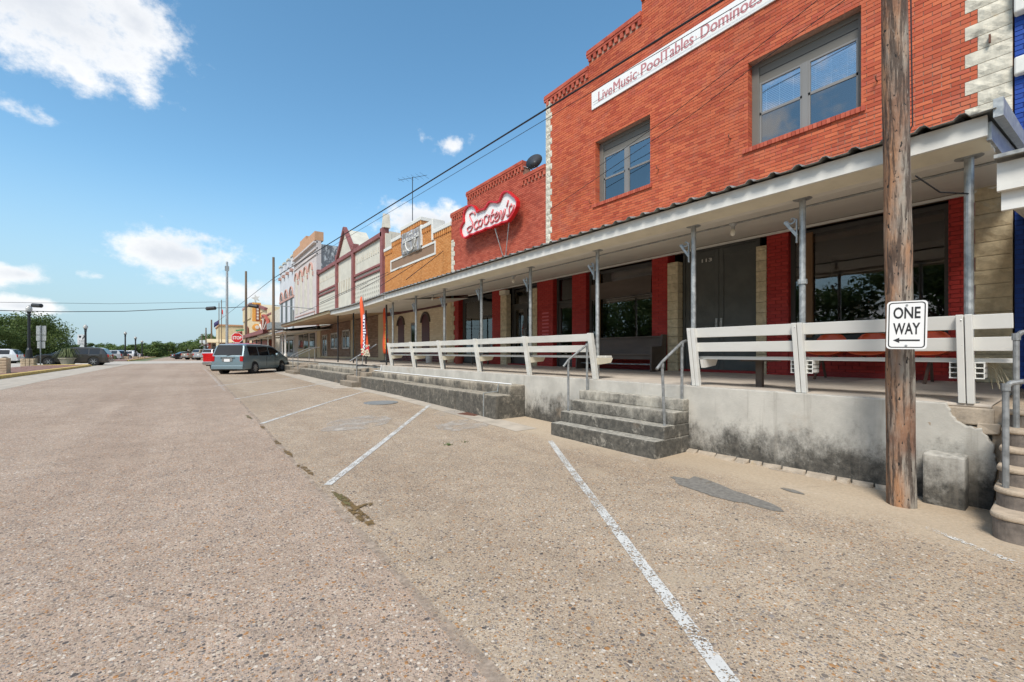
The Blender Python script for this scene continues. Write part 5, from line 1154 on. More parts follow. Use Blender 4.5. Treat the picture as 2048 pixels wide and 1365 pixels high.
for k in range(3): o = MB().box(XF - .06, XF - .025, YW0 + .8 + 2.8 * k, YW0 + 2.6 + 2.8 * k, 1.5, 2.9).build('window', 'dark_frame', wh); MB().box(XF - .07, XF - .061, YW0 + .9 + 2.8 * k, YW0 + 2.5 + 2.8 * k, 1.6, 2.8).build('pane', 'car_glass', o)
# theatre across the side street
YH0, YH1 = yx(545), yx(487)
th = thing('theatre', (XF, (YH0 + YH1) / 2, 0), 'cream theatre with dark red gable trim and a tall orange vertical sign', 'theatre')
MB().box(XF, XF + 25, YH0, YH1, 0, 7.9).build('wall', 'cream_wall', th); MB().box(XF - .15, XF + .4, YH1 - 14, YH1, 7.9, 10.4).build('tower', 'cream_wall', th); MB().box(XF - .25, XF + .5, YH1 - 14, YH1 + .2, 10.4, 10.8).build('tower_cornice', 'pink_trim', th)
gy = (yx(534), yx(506)); MB().slab([(gy[0], 7.9), (gy[1], 7.9), (gy[1], 10.3)], 0, XF - .1, XF + 3).build('gable', 'cream_wall', th); MB().bar((XF - .12, gy[0], 7.95), (XF - .12, gy[1], 10.35), .35, .45, (1, 0, 0)).build('gable_rake', 'trim_red', th)
for z in (6.9, 5.0): MB().box(XF - .06, XF, YH0 + 1, yx(522), z, z + .25).build('band', 'trim_red', th)
for k in range(4): a = YH0 + 2.5 + k * 3; MB().box(XF - .1, XF, a, a + 1.2, 5.7, 6.4).build('ornament', 'pink_trim', th)
MB().box(XF, XF + 20, YH0 - 6.5, YH0 - .02, 0, 7.1).build('side_hall', 'grey_stone', th)
for px in (485, 497): c_ = yx(px); MB().slab([(c_ - 1.6, .5)] + [(c_ - 1.6 * math.cos(a), 5 + 1.6 * math.sin(a)) for a in [math.pi * q / 8 for q in range(9)]] + [(c_ + 1.6, .5)], 0, XF - .2, XF - .16).build('arch_window', 'theatre_brown', th)
SY_ = YH0 + 12.0
tp = lambda px, py: ony(px, py, SY_)
def sbox(x0, y0, x1, y1, d0, d1, nm, m): p, q = tp(x0, y1), tp(x1, y0); return MB().box(p.x, q.x, SY_ + d0, SY_ + d1, p.z, q.z).build(nm, m, th)
sbox(505, 606, 522, 643, 0, .6, 'vertical_sign', 'theatre_orange'); sbox(511.5, 609, 519, 642, -.06, -.01, 'sign_face', 'theatre_brown')
for k in range(5): sbox(513.3, 611.5 + 6 * k, 517.3, 615.5 + 6 * k, -.10, -.065, 'sign_letter', 'label_white')
sp_ = tp(512, 597); star = []
for k in range(10): a = math.pi / 2 + .25 + k * math.pi / 5; r = .62 if k % 2 == 0 else .27; star.append((sp_.x + r * math.cos(a), sp_.z + r * math.sin(a)))
MB().slab(star, 1, SY_ - .1, SY_ + .2).build('star', 'label_white', th); MB().bar((sp_.x, SY_ + .3, sp_.z - .9), (sp_.x, SY_ + .3, sp_.z), .06, .06).build('star_mast', 'black_metal', th)
dp = tp(513, 655); MB().lathe([(.2, 0), (.56, .05), (.56, .7), (.3, .75)], (dp.x, SY_, dp.z), 16, 'y').build('drum', 'theatre_orange', th); MB().lathe([(.22, -.03), (.30, -.02), (.30, .02)], (dp.x + .1, SY_ - .02, dp.z), 12, 'y').build('drum_mark', 'label_white', th)
fan = onx(527, 664, XF - .3); 
for k in range(7): a = math.pi * (.08 + .84 * k / 6); MB().bar((XF - .3, fan.y, fan.z), (XF - .3, fan.y + 5.2 * math.cos(a), fan.z + 2.0 * math.sin(a)), .2, .3, (1, 0, 0)).build('fan_ray', 'label_white' if k % 2 else 'theatre_brown', th)
MB().tube([(XF - .4, fan.y + 6.2 * math.cos(math.pi - a), fan.z + 2.4 * math.sin(a)) for a in [math.pi * q / 12 for q in range(7)]], .22, 6).build('arch', 'terracotta', th)
MB().hexa([(5.2, YH0 + 1, 3.2), (XF, YH0 + 1, 3.5), (XF, yx(505), 3.5), (5.2, yx(500, 5.2) - 10, 3.2), (5.2, YH0 + 1, 3.55), (XF, YH0 + 1, 4.2), (XF, yx(505), 4.2), (5.2, yx(500, 5.2) - 10, 3.55)]).build('marquee', 'trim_red', th)
MB().box(XF - .5, XF - .02, YH0 + .5, YH1, .2, 3.2).build('lower_front', 'theatre_brown', th)
for k in range(5): MB().tube([(5.8, YH0 + 2 + 4 * k, .2), (5.8, YH0 + 2 + 4 * k, 3.2)], .08, 6).build('post', 'black_metal', th)
MB().tube([(5.4, YH0 + .5, .2), (5.4, YH0 + .5, 4.3)], .3, 8).build('column', 'terracotta', th)
bb = thing('beige_building', (9, 116, 0), 'beige flat-roofed building with brown timber porch beyond the theatre', 'building')
MB().box(5.3, 20, 112, 128, 0, 7.3).build('wall', 'beige_stucco', bb); MB().box(5.1, 20.2, 111.8, 128.2, 7.3, 7.6).build('cornice', 'tan_trim', bb); MB().hexa([(3.0, 108, 3.5), (12, 108, 3.5), (12, 111.9, 3.9), (3.0, 111.9, 3.9), (3.0, 108, 3.7), (12, 108, 3.7), (12, 111.9, 4.4), (3.0, 111.9, 4.4)]).build('porch_roof', 'cream_wall', bb)
for x_ in (3.2, 5.2, 7.2, 9.2): MB().box(x_, x_ + .4, 108.2, 108.6, .2, 3.5).build('post', 'theatre_brown', bb)
MB().box(5.4, 11.9, 111.5, 111.95, .2, 3.4).build('dark_front', 'theatre_brown', bb)
lb2 = thing('low_shop', (6, 150, 0), 'far low shop with a sloping metal awning', 'building'); MB().box(5.6, 16, 132, 170, 0, 5).build('wall', 'white_stucco', lb2); MB().hexa([(2.6, 131, 3.2), (5.6, 131, 4.6), (5.6, 170, 4.6), (2.6, 170, 3.2), (2.6, 131, 3.4), (5.6, 131, 4.8), (5.6, 170, 4.8), (2.6, 170, 3.4)]).build('awning', 'roof_metal', lb2); MB().box(4.5, 5.58, 131.4, 169, .2, 3.1).build('dark_front', 'dark_frame', lb2)
# blue building at the near end
bl_ = thing('blue_building', (XF, -4, 0), 'bright blue painted brick building with white bands next to the stone quoin', 'building')
MB().box(XF - .02, XF + 12, -9, Y0 - .015, 0, 9.5).build('wall', 'mortar_blue', bl_)
bricks(bl_, 'brick_blue', XF - .02, 1.0, 8.5, lambda z: [(-2.2, Y0 - .02)] if not (6.95 < z < 7.1) else [], seed=12, proud=.008)
zb1, zb2 = onx(2036, 155, XF).z, onx(2036, 120, XF).z; MB().box(XF - .12, XF, -9, Y0 - .016, zb1, zb2).build('band', 'white_paint', bl_, bev=.02); zb3 = onx(2036, 35, XF).z; MB().box(XF - .16, XF, -9, Y0 - .016, zb3, zb3 + .5).build('band', 'white_paint', bl_, bev=.02)
MB().box(5.60, 5.66, -9, CY0 - .06, 2.86, 3.10).build('canopy', 'white_paint', bl_); MB().box(5.665, 5.72, -9, CY0 - .08, 2.70, 3.02).build('beam', 'vinyl_white', bl_); MB().box(5.58, 5.599, -9, CY0 - .30, 2.80, 2.94).build('fascia_trim', 'vinyl_white', bl_)
MB().hexa([(5.67, -9, 2.76), (XF, -9, 3.2), (XF, CY0 - .1, 3.2), (5.67, CY0 - .1, 2.76), (5.67, -9, 2.85), (XF, -9, 3.3), (XF, CY0 - .1, 3.3), (5.67, CY0 - .1, 2.85)]).build('soffit', 'soffit', bl_); MB().hexa([(5.5, -9, 3.12), (XF, -9, 3.62), (XF, CY0 - .05, 3.62), (5.5, CY0 - .05, 3.12), (5.5, -9, 3.15), (XF, -9, 3.66), (XF, CY0 - .05, 3.66), (5.5, CY0 - .05, 3.15)]).build('roof_sheet', 'roof_metal', bl_)
MB().bar((5.75, CY0 - .3, 2.74), (7.2, CY0 - .3, 2.55), .14, .14).build('bracket', 'cream_paint', bl_)
MB().box(XP, XF, -9, PY0 - .004, -.3, PZ - .01).build('porch_block', 'tan_step', bl_)

# =================================================================== utility pole and ONE WAY sign
base = gnd(1803, 1010); top = atd(1789, 0, 4.03); d_ = (top - base) / (top.z - base.z)
pol = thing('utility_pole', tuple(base), 'weathered wooden utility pole with a one way sign in front of the porch', 'utility pole')
pp = [base + d_ * z for z in (-.2, 0, .6, 1.2, 1.8, 2.5, 3.2, 4.0, 5.0, 6.5, 8.0, 9.2)]; rr = [q * .745 for q in (.15, .147, .143, .141, .139, .137, .134, .130, .126, .12, .114, .11)]
mb = MB().tube(pp, rr, 40); rnd = random.Random(5)
mb.v = [(x_ + .012 * mnoise.noise(Vector((x_ * 14, y_ * 14, z_ * 1.1))) , y_ + .012 * mnoise.noise(Vector((x_ * 14 + 9, y_ * 14, z_ * 1.1))), z_) for x_, y_, z_ in mb.v]
mb.build('shaft', 'pole_wood', pol, smooth=True)
q0 = onx(1822, 40, 5.42); q1 = onx(1825, 250, 5.42)
MB().tube([base + d_ * 9 + Vector((.0, -.13, 0)), q0, q1, onx(1818, 265, 5.42)], .006, 5).build('drop_cable', 'wire', pol)
sgn = thing('one_way_sign', (0, 0, 0), 'white one way sign with black arrow bolted to the wooden pole', 'sign'); WL[sgn.name] = (0, 0, 0)
# local frame: x right (reading), y out of the face, z up
W2, H2 = .133, .213
def rrect(w_, h, r, n=6):
    out = []
    for cx_, cz_2, a0 in ((w_ - r, h - r, 0), (-w_ + r, h - r, 90), (-w_ + r, -h + r, 180), (w_ - r, -h + r, 270)):
        for k in range(n + 1): a = R(a0 + 90 * k / n); out.append((cx_ + r * math.cos(a), cz_2 + r * math.sin(a)))
    return out
MB().slab(rrect(W2, H2, .030), 1, 0, .004).build('plate', 'sign_white', sgn)
o1, o2 = rrect(W2 - .012, H2 - .012, .026), rrect(W2 - .020, H2 - .020, .020); n = len(o1); mb = MB(); mb.v = [(x_, -.0012, z_) for x_, z_ in o1 + o2]; mb.f = [(i, (i + 1) % n, n + (i + 1) % n, n + i) for i in range(n)]; mb.build('border', 'black_paint', sgn)
def stxt(txt, z, size, fit, bold):
    v, f = textmesh(txt, size, bold, 'CENTER'); w_ = max(p[0] for p in v) - min(p[0] for p in v); k = fit / w_; cxm = (max(p[0] for p in v) + min(p[0] for p in v)) / 2
    MB().add([((p[0] - cxm) * k, -.0014, z + p[1]) for p in v], f).build('lettering', 'black_paint', sgn)
stxt('ONE', .060, .140, .178, .003); stxt('WAY', -.080, .140, .178, .003)
mb = MB().slab([(.088, -.128), (-.045, -.128), (-.045, -.112), (-.088, -.135), (-.045, -.158), (-.045, -.142), (.088, -.142)], 1, -.0016, -.0008); mb.build('arrow', 'black_paint', sgn)
for z in (.175, -.182): MB().lathe([(.008, -.006), (.010, 0)], (.0, 0, z), 8, 'y').build('bolt', 'galv', sgn)
sc_ = atd(1813, 650.5, 3.80); sgn.location = sc_; nd = Vector((-sc_.x, -sc_.y, 0)).normalized(); nd2 = (nd * .72 + Vector((-1, 0, 0)) * .28).normalized(); sgn.rotation_euler = (0, R(1.0), math.atan2(nd2.x, -nd2.y))
WL[sgn.name] = tuple(sc_)

# =================================================================== more poles, wires, street signs
def pole(name, label, px, pytop, X, r, m, cat, extra=None):
    b0 = onx(px, 706, X); k = (b0.y); zt = onx(px, pytop, X).z; g0 = gz(X, b0.y)
    t = thing(name, (X, b0.y, g0), label, cat); MB().tube([(X, b0.y, g0 - .1), (X, b0.y, zt)], [r * 1.15, r * .85], 10).build('shaft', m, t); return t, b0.y, zt
t, yA, zA = pole('utility_pole', 'brown wooden utility pole carrying the thick black cable past the shops', 547, 515, 5.5, .105, 'far_wood', 'utility pole')
ARM = onx(547, 557, 5.5); MB().tube([(5.5, yA, ARM.z - 2.2), (8.6, yA - .4, ARM.z - 2.35)], .035, 6).build('arm', 'post_grey', t)
t2, yB, zB = pole('utility_pole', 'plain wooden utility pole behind the stop sign', 492, 543, 5.3, .13, 'far_wood', 'utility pole')
t3, yC, zC = pole('signal_mast', 'tall grey steel mast with small top fittings near the stop sign', 454, 524, 3.4, .13, 'galv', 'mast')
MB().box(3.2, 3.6, yC - .1, yC + .1, zC - 1.0, zC - .5).build('fitting', 'post_grey', t3)
def wire(label, pts, r, sag=0, name='overhead_cable'):
    out = []
    for a, c in zip(pts, pts[1:]):
        a, c = Vector(a), Vector(c)
        for k in range(12): t_ = k / 12; p = a.lerp(c, t_); p.z -= sag * 4 * t_ * (1 - t_); out.append(p)
    out.append(Vector(pts[-1])); tag(MB().tube(out, r, 6).build(name, 'wire'), label, 'cable')
E1 = atd(1905, -285, 6.0); wire('thick black cable running from the wooden pole across the brick fronts', [ARM, E1], .024)
wire('thin cable alongside the thick one towards the low wing', [ARM + Vector((0, .1, -.25)), atd(1560, -40, 8.2)], .008)
wire('thin service wire slanting across the upper brick wall to the first window', [onx(1642, -5, 8.9), onx(1340, 233, 9.0), onx(1195, 335, 9.15)], .007)
wire('second thin service wire slanting past the large upper window', [onx(1690, 0, 8.8), onx(1492, 145, 9.0), onx(1390, 225, 9.02), onx(1240, 325, 9.1), onx(1100, 420, 9.2)], .007)
wire('short dark wire from the wooden pole to the near canopy post', [onx(1831, 352, 5.45), onx(1880, 385, 5.8), onx(1937, 388, 6.12)], .007)
wire('thin wire crossing the white lettered board', [onx(1620, -60, 9.15), onx(1186, 206, 9.18)], .005)
for (a, c, X0, X1, w1) in (((1262 - 0, 0), (0, 0), 0, 0, 0),): pass
for k, (a, c) in enumerate((((886, 503), (812, 560)), ((843, 520), (760, 573)), ((804, 534), (720, 580)), ((776, 545), (640, 606)), ((735, 566), (600, 628)))):
    wire(['guy rod from the amber wall right of the panel down to its canopy', 'guy rod from the amber wall below the panel down to its canopy', 'guy rod from the amber wall left of the panel down to its canopy', 'guy rod at the right end of the tiled wall', 'guy rod at the middle of the tiled wall'][k], [onx(*a, XF - .05), onx(*c, 7.0)], .014, name='guy_rod')
ymid = yC
wire('upper span wire across the street above the lamp post', [(3.4, yC, onx(454, 604, 3.4).z), atd(220, 608, 46), atd(0, 605, 40), atd(-250, 598, 37)], .018, .0)
wire('lower black span cable crossing the street over the cars', [atd(516, 613, 47), (3.4, yC, onx(454, 616, 3.4).z), atd(380, 617, 47), atd(250, 623, 46), atd(120, 624, 43), atd(0, 621.5, 40), atd(-250, 612, 36)], .038)
wire('cable sloping down from the pole to the steel mast', [ARM, onx(492, 600, 5.3), onx(440, 640, 4)], .02)
def splice(a, c, k, label): p, q = atd(*a, k), atd(*c, k); tag(MB().tube([p, p.lerp(q, .08), p.lerp(q, .92), q], [.10, .2, .2, .10], 10).build('signal_case', 'black_metal'), label, 'signal')
splice((412, 618), (432, 616.5), 46.8, 'black cylinder hung on the span cable left of the steel mast'); splice((497, 611), (517, 614), 46.5, 'black cylinder hung on the span cable right of the wooden pole')
splice((64, 611), (84, 612), 41, 'black case hung on the upper wire above the lamp post')
# stop sign
sp0 = atd(474, 676, 40); t = thing('stop_sign', (sp0.x, sp0.y, gz(0, sp0.y)), 'red octagonal stop sign with yellow plate behind the minivan', 'stop sign'); r_ = .47
def facing(mbv, c): 
    n_ = Vector((-c.x, -c.y, 0)).normalized(); rt = Vector((-n_.y, n_.x, 0)); return [tuple(c + rt * u + n_ * w_ + Vector((0, 0, v))) for u, w_, v in mbv]
def fslab(poly, d0, d1, c): m_ = MB().slab(poly, 1, d0, d1); m_.v = facing(m_.v, c); return m_
oc = lambda r: [(r * math.cos(R(22.5 + 45 * k)), r * math.sin(R(22.5 + 45 * k))) for k in range(8)]
fslab(oc(.50), 0, .01, sp0).build('rim', 'sign_white', t); fslab(oc(.455), .011, .014, sp0).build('face', 'stop_red', t)
v, f = textmesh('STOP', .40, .012, 'CENTER'); m_ = MB().add([(p[0] * .74, .018, p[1] - .14) for p in v], f); m_.v = facing(m_.v, sp0); m_.build('lettering', 'sign_white', t)
fslab([(-.33, -.78), (.33, -.78), (.33, -.52), (-.33, -.52)], 0, .01, sp0).build('yellow_plate', 'yellow_sign', t); MB().tube([(sp0.x, sp0.y + .04, .1), (sp0.x, sp0.y + .04, sp0.z + .6)], .04, 6).build('post', 'galv', t)
fslab([(-.1, .62), (.55, .68), (.55, .80), (-.1, .74)], 0, .01, sp0).build('street_name_plate', 'green_sign', t)
# feather flags
def feather(label, px, pyb, pyt, X, body, text, tcol, oc_, wpx, tilt, txt, bottom=None):
    b0 = onx(px, pyb, X); t_ = onx(px, pyt, X); H = t_.z - b0.z; k = X / ray(px, 650)[0]; W = wpx * k / F
    t = thing('feather_flag', tuple(b0), label, 'flag'); rt = Vector((C_, -S_, 0)); fw = Vector((-S_, -C_, 0))
    mb = MB(); nn = 24; L_, Rr = [], []
    for i in range(nn + 1):
        s_ = i / nn; wd = W * (min(1, .25 + .9 * (1 - s_) ** .8) if s_ > .06 else 1) * (1 if s_ > .3 or not bottom else 1); c0 = b0 + Vector((0, 0, H * (.16 + .84 * s_))) + rt * (tilt * (1 - s_) * W - .1 * W) + fw * (.05 * math.sin(s_ * 9))
        L_.append(c0 - rt * wd * .5 * (1 if s_ < .97 else .3)); Rr.append(c0 + rt * wd * .5)
    for i in range(nn): 
        m_ = body if not bottom or i > 5 else ('flag_red' if i < 3 else 'flower_peach')
    mb.v = [tuple(p) for p in L_ + Rr]; n = nn + 1; mb.f = [(i, n + i, n + i + 1, i + 1) for i in range(nn)]
    o = mb.build('cloth', body, t, smooth=True); md = o.modifiers.new('t', 'SOLIDIFY'); md.thickness = .006
    MB().tube([b0, b0 + Vector((0, 0, H * .5)) + rt * (W * .5), t_ + rt * W * .12], .014, 6).build('pole', 'galv', t); MB().lathe([(.22, 0), (.2, .04), (.03, .08)], tuple(b0), 12).build('base', 'black_rubber', t)
    v, f = textmesh(txt, W * .62, .02 * W, 'LEFT'); w_ = max(p[0] for p in v); kk = H * .50 / w_
    for off, mm, grow in ((.035, oc_, 1), (.048, tcol, 0)):
        if mm is None: continue
        vv, ff = textmesh(txt, W * .62, (.06 if grow else .015) * W, 'LEFT')
        m_ = MB().add([tuple(b0 + Vector((0, 0, H * (.74 - p[0] * kk / H))) + rt * (p[1] * .85 - W * .02) + rt * (tilt * .45 * W) + fw * (off + .05)) for p in vv], ff); m_.build('lettering', mm, t)
    if bottom: 
        m_ = MB(); a_ = b0 + Vector((0, 0, H * .16)) + rt * (tilt * W - .1 * W); m_.add([tuple(a_ - rt * W * .5 + fw * .07), tuple(a_ + rt * W * .55 + fw * .07), tuple(a_ + rt * W * .5 + fw * .07 + Vector((0, 0, H * .14))), tuple(a_ - rt * W * .5 + fw * .07 + Vector((0, 0, H * .16)))], [(0, 1, 2, 3)]); m_.build('picture_panel', 'flag_red', t)
        m_ = MB(); rn = random.Random(9)
        for k in range(26): c0 = a_ + rt * rn.uniform(-.45, .5) * W + Vector((0, 0, rn.uniform(.0, .14) * H)) + fw * .08; q = rn.uniform(.03, .09); m_.add([tuple(c0 - rt * q), tuple(c0 + rt * q - Vector((0, 0, q))), tuple(c0 + rt * q * .5 + Vector((0, 0, q)))], [(0, 1, 2)])
        m_.build('picture', 'flower_cream', t)
feather('tall orange feather flag with white lettering at the walk edge', 724, 733, 594, 5.45, 'flag_orange', 'milow', 'flag_white', 'flag_navy', 15, .6, 'amilow', True)
feather('shorter red-orange feather flag reading TACOS beside the long bench', 770, 725, 616, 6.6, 'flag_orange', 'TACOS', 'flag_yellow', None, 12, .3, 'TACOS')

# =================================================================== vehicles
def wheel(r, w_, rim=.66, spokes=6):
    tt = MB().lathe([(r * .62, -w_ / 2), (r * .93, -w_ / 2), (r, -w_ * .36), (r, w_ * .36), (r * .93, w_ / 2), (r * .62, w_ / 2)], (0, 0, 0), 24, 'y'); rm = MB().lathe([(r * rim, w_ * .30), (r * rim, w_ * .50), (r * rim * .9, w_ * .50), (r * rim * .86, w_ * .32)], (0, 0, 0), 24, 'y')
    for k in range(spokes): a = 2 * math.pi * k / spokes; rm.bar((0, w_ * .46, 0), (r * rim * .92 * math.cos(a), w_ * .46, r * rim * .92 * math.sin(a)), .05, .075 * r / .35, (0, 1, 0))
    rm.lathe([(.07, w_ * .4), (.06, w_ * .52)], (0, 0, 0), 10, 'y'); bk = MB().lathe([(r * rim * .95, w_ * .2), (r * rim * .95, w_ * .25)], (0, 0, 0), 20, 'y')
    return tt, rm, bk
def car(name, label, L, W, top, zb, belt, wb, rear_ax, wr, pm_, side=(), rearglass=None, front=None, group=None, cat='car', detail=True, tumble=.26, tails='high', bed=None, spokes=6):
    """x forward, rear bumper at x=0. top = roof silhouette points (x, z)"""
    t = thing(name, (0, 0, 0), label, cat, group); ax = [rear_ax, rear_ax + wb]; Ra = wr + .065
    def ztop(x):
        for (a, za), (c, zc) in zip(top, top[1:]):
            if a <= x <= c: return lerp(za, zc, (x - a) / (c - a + 1e-9))
        return top[-1][1]
    xs = set([p[0] for p in top])
    for a in ax:
        for k in range(13): xs.add(a - Ra + 2 * Ra * k / 12)
    for k in range(25): xs.add(L * k / 24)
    xs = sorted(x for x in xs if 0 <= x <= L); 
    def hw(x): e = min(x, L - x); return W / 2 * (1 - .10 * max(0, 1 - e / .55) ** 2)
    def arch(x):
        z = zb
        for a in ax:
            d = abs(x - a)
            if d < Ra: z = max(z, wr + math.sqrt(Ra * Ra - d * d))
        return z
    def bl(x): return min(belt, ztop(x) - .05)
    def side_y(x, z):
        b_, zt = bl(x), ztop(x) - .05; w_ = hw(x)
        if z <= b_ or zt - b_ < .02: return w_ * .985
        return w_ * .985 - tumble * (z - b_)
    mb = MB(); NN = 8
    for x in xs:
        w_ = hw(x); zt = ztop(x); b_ = bl(x); ar = min(arch(x), b_ - .08); wt = side_y(x, zt - .05)
        half = [(w_ * .55, zb + .02), (w_ * .96, ar), (w_, ar + .07), (w_ * 1.0, lerp(ar + .07, b_, .55)), (w_ * .985, b_), (wt, zt - .05), (wt - .06, zt - .012), (wt * .5, zt)]
        mb.v += [(x, y_, z_) for y_, z_ in half] + [(x, -y_, z_) for y_, z_ in half[::-1]]
    n = NN * 2
    for i in range(len(xs) - 1):
        for k in range(n): mb.f.append((i * n + k, (i + 1) * n + k, (i + 1) * n + (k + 1) % n, i * n + (k + 1) % n))
    mb.f.append(tuple(range(n))); mb.f.append(tuple((len(xs) - 1) * n + k for k in range(n))[::-1])
    body = mb.build('body', pm_, t, smooth=False); md = body.modifiers.new('b', 'BEVEL'); md.width = .025; md.segments = 2; md.limit_method = 'ANGLE'; md.angle_limit = R(30)
    MB().box(.25, L - .25, -W / 2 + .12, W / 2 - .12, zb - .06, zb + .3).build('underbody', 'black_rubber', t)
    for a in ax:
        for s_ in (-1, 1):
            MB().lathe([(Ra - .01, -.12), (Ra - .01, .10)], (a, s_ * (W / 2 - .14), wr), 20, 'y').build('wheel_well', 'black_rubber', t)
            tt, rm, bk = wheel(wr, .22, spokes=spokes)
            for q in (tt, rm, bk): q.v = [(x_ + a, (y_ if s_ > 0 else -y_) + s_ * (W / 2 - .115), z_ + wr) for x_, y_, z_ in q.v]
            wo_ = tt.build('wheel', 'black_rubber', t); bk.build('hub_back', 'black_metal', wo_); rm.build('rim', 'rim', wo_)
    for s_ in (-1, 1):
        for (a, c, zl) in side:
            mb = MB(); nn = 8
            for k in range(nn + 1):
                x = lerp(a, c, k / nn); z1 = min(ztop(x) - .115, zl); z0 = min(bl(x) + .03, z1 - .01)
                mb.v += [(x, s_ * (side_y(x, z0) + .006), z0), (x, s_ * (side_y(x, z1) + .006), z1)]
            mb.f = [(2 * k, 2 * k + 2, 2 * k + 3, 2 * k + 1) for k in range(nn)]; mb.build('side_window', 'car_glass', t)
        hx = L * .56; MB().box(hx - .3, hx - .12, s_ * W / 2 - .01, s_ * W / 2 + .02, belt - .13, belt - .10).build('door_handle', 'chrome', t); MB().lathe([(.02, -.09), (.1, -.05), (.1, .05), (.02, .09)], (front[0] - .1 if front else L * .7, s_ * (W / 2 + .12), belt + .08), 8, 'y').build('mirror', pm_, t)
        for xx in (L * .44, L * .63): MB().box(xx, xx + .012, s_ * W / 2 - .006, s_ * W / 2 + .003, zb + .14, belt).build('door_gap', 'black_rubber', t)
    def cross(a, c, nm, m_='car_glass', ins=.10):
        mb = MB(); nn = 8
        for k in range(nn + 1): x = lerp(a, c, k / nn); z = ztop(x); w_ = side_y(x, z - .05) - ins; mb.v += [(x + (-.012 if nm == 'rear_window' else .012), -w_, z + .010), (x + (-.012 if nm == 'rear_window' else .012), w_, z + .010)]
        mb.f = [(2 * k, 2 * k + 1, 2 * k + 3, 2 * k + 2) for k in range(nn)]; mb.build(nm, m_, t)
    if rearglass: cross(*rearglass, 'rear_window')
    if front: cross(*front, 'windshield')
    th_ = (belt - .30, belt + .0) if tails == 'high' else (belt - .22, belt - .08)
    for s_ in (-1, 1): 
        yy = s_ * (W / 2 * .91 - .09); MB().box(-.015, .16, yy - .085, yy + .085, *th_).build('tail_light', 'tail_red', t, bev=.015); MB().box(L - .2, L + .005, s_ * (W / 2 - .3) - .16, s_ * (W / 2 - .3) + .16, belt - .32, belt - .18).build('headlight', 'chrome', t)
    MB().box(-.05, .12, -W / 2 + .08, W / 2 - .08, zb + .02, zb + .24).build('bumper', 'chrome' if bed else pm_, t, bev=.03); MB().box(-.026, -.012, -.16, .16, belt - .32, belt - .16).build('plate', 'plate', t); MB().box(L - .04, L + .05, -W / 2 + .14, W / 2 - .14, zb + .02, zb + .24).build('bumper', 'black_rubber', t, bev=.03)
    if bed: MB().box(-.012, .05, -W / 2 + .10, W / 2 - .10, belt - .52, belt + .01).build('tailgate', pm_, t, bev=.012)
    return t
def place(t, p, heading): t.location = (p[0], p[1], gz(p[0], p[1])); t.rotation_euler = (0, 0, math.pi / 2 - heading); WL[t.name] = tuple(t.location)
van = car('minivan', 'blue-grey minivan parked nose-in at an angle by the walk', 5.14, 1.96, [(0, .70), (.03, 1.02), (.30, 1.66), (.55, 1.745), (1.6, 1.765), (2.9, 1.72), (3.35, 1.62), (4.35, 1.10), (4.9, .93), (5.14, .72)], .27, 1.04, 3.08, 1.06, .335, 'paint_teal',
          side=[(.50, 1.42, 1.60), (1.50, 2.55, 1.60), (2.63, 3.72, 1.58)], rearglass=(.06, .30), front=(3.38, 4.3), cat='minivan', spokes=9)
MB().box(-.035, -.005, -.40, .40, .94, .985).build('tailgate_trim', 'chrome', van); MB().box(-.02, .0, -.3, .3, .74, .92).build('plate_recess', 'chrome', van); MB().bar((.03, .05, 1.06), (.10, -.42, 1.12), .02, .025).build('wiper', 'black_rubber', van)
HD = R(36)
hv = Vector((math.sin(HD), math.cos(HD), 0)); rv_ = Vector((math.cos(HD), -math.sin(HD), 0))
rr_w = gnd(507, 747.5); vb_ = rr_w - hv * 1.06 - rv_ * .87; place(van, vb_, HD)
pk_ = car('pickup_truck', 'bright red pickup truck parked beyond the minivan', 5.8, 2.0, [(0, 1.16), (.05, 1.20), (1.9, 1.20), (1.95, 1.25), (2.15, 1.86), (2.5, 1.93), (3.5, 1.90), (4.25, 1.28), (5.5, 1.14), (5.8, .85)], .40, 1.17, 3.6, 1.15, .39, 'paint_red', side=[(2.25, 3.0, 1.76), (3.08, 3.7, 1.74)], rearglass=(1.97, 2.12), front=(3.55, 4.2), cat='pickup', bed=True, tails='high')
pb = vb_ + Vector((-.25, 5.6, 0)); place(pk_, pb, HD)
suv = car('suv', 'dark brown SUV crossing behind the planter', 5.2, 1.98, [(0, .80), (.04, 1.05), (.42, 1.62), (.7, 1.74), (1.6, 1.79), (2.7, 1.74), (3.2, 1.60), (3.95, 1.16), (4.9, 1.02), (5.2, .75)], .30, 1.08, 3.07, 1.05, .375, 'paint_brown', side=[(.62, 1.35, 1.62), (1.43, 2.35, 1.64), (2.43, 3.55, 1.58)], rearglass=(.10, .42), front=(3.25, 3.9), cat='suv')
sb = gnd(220, 731.0); place(suv, (sb.x, sb.y + .6), R(-84))
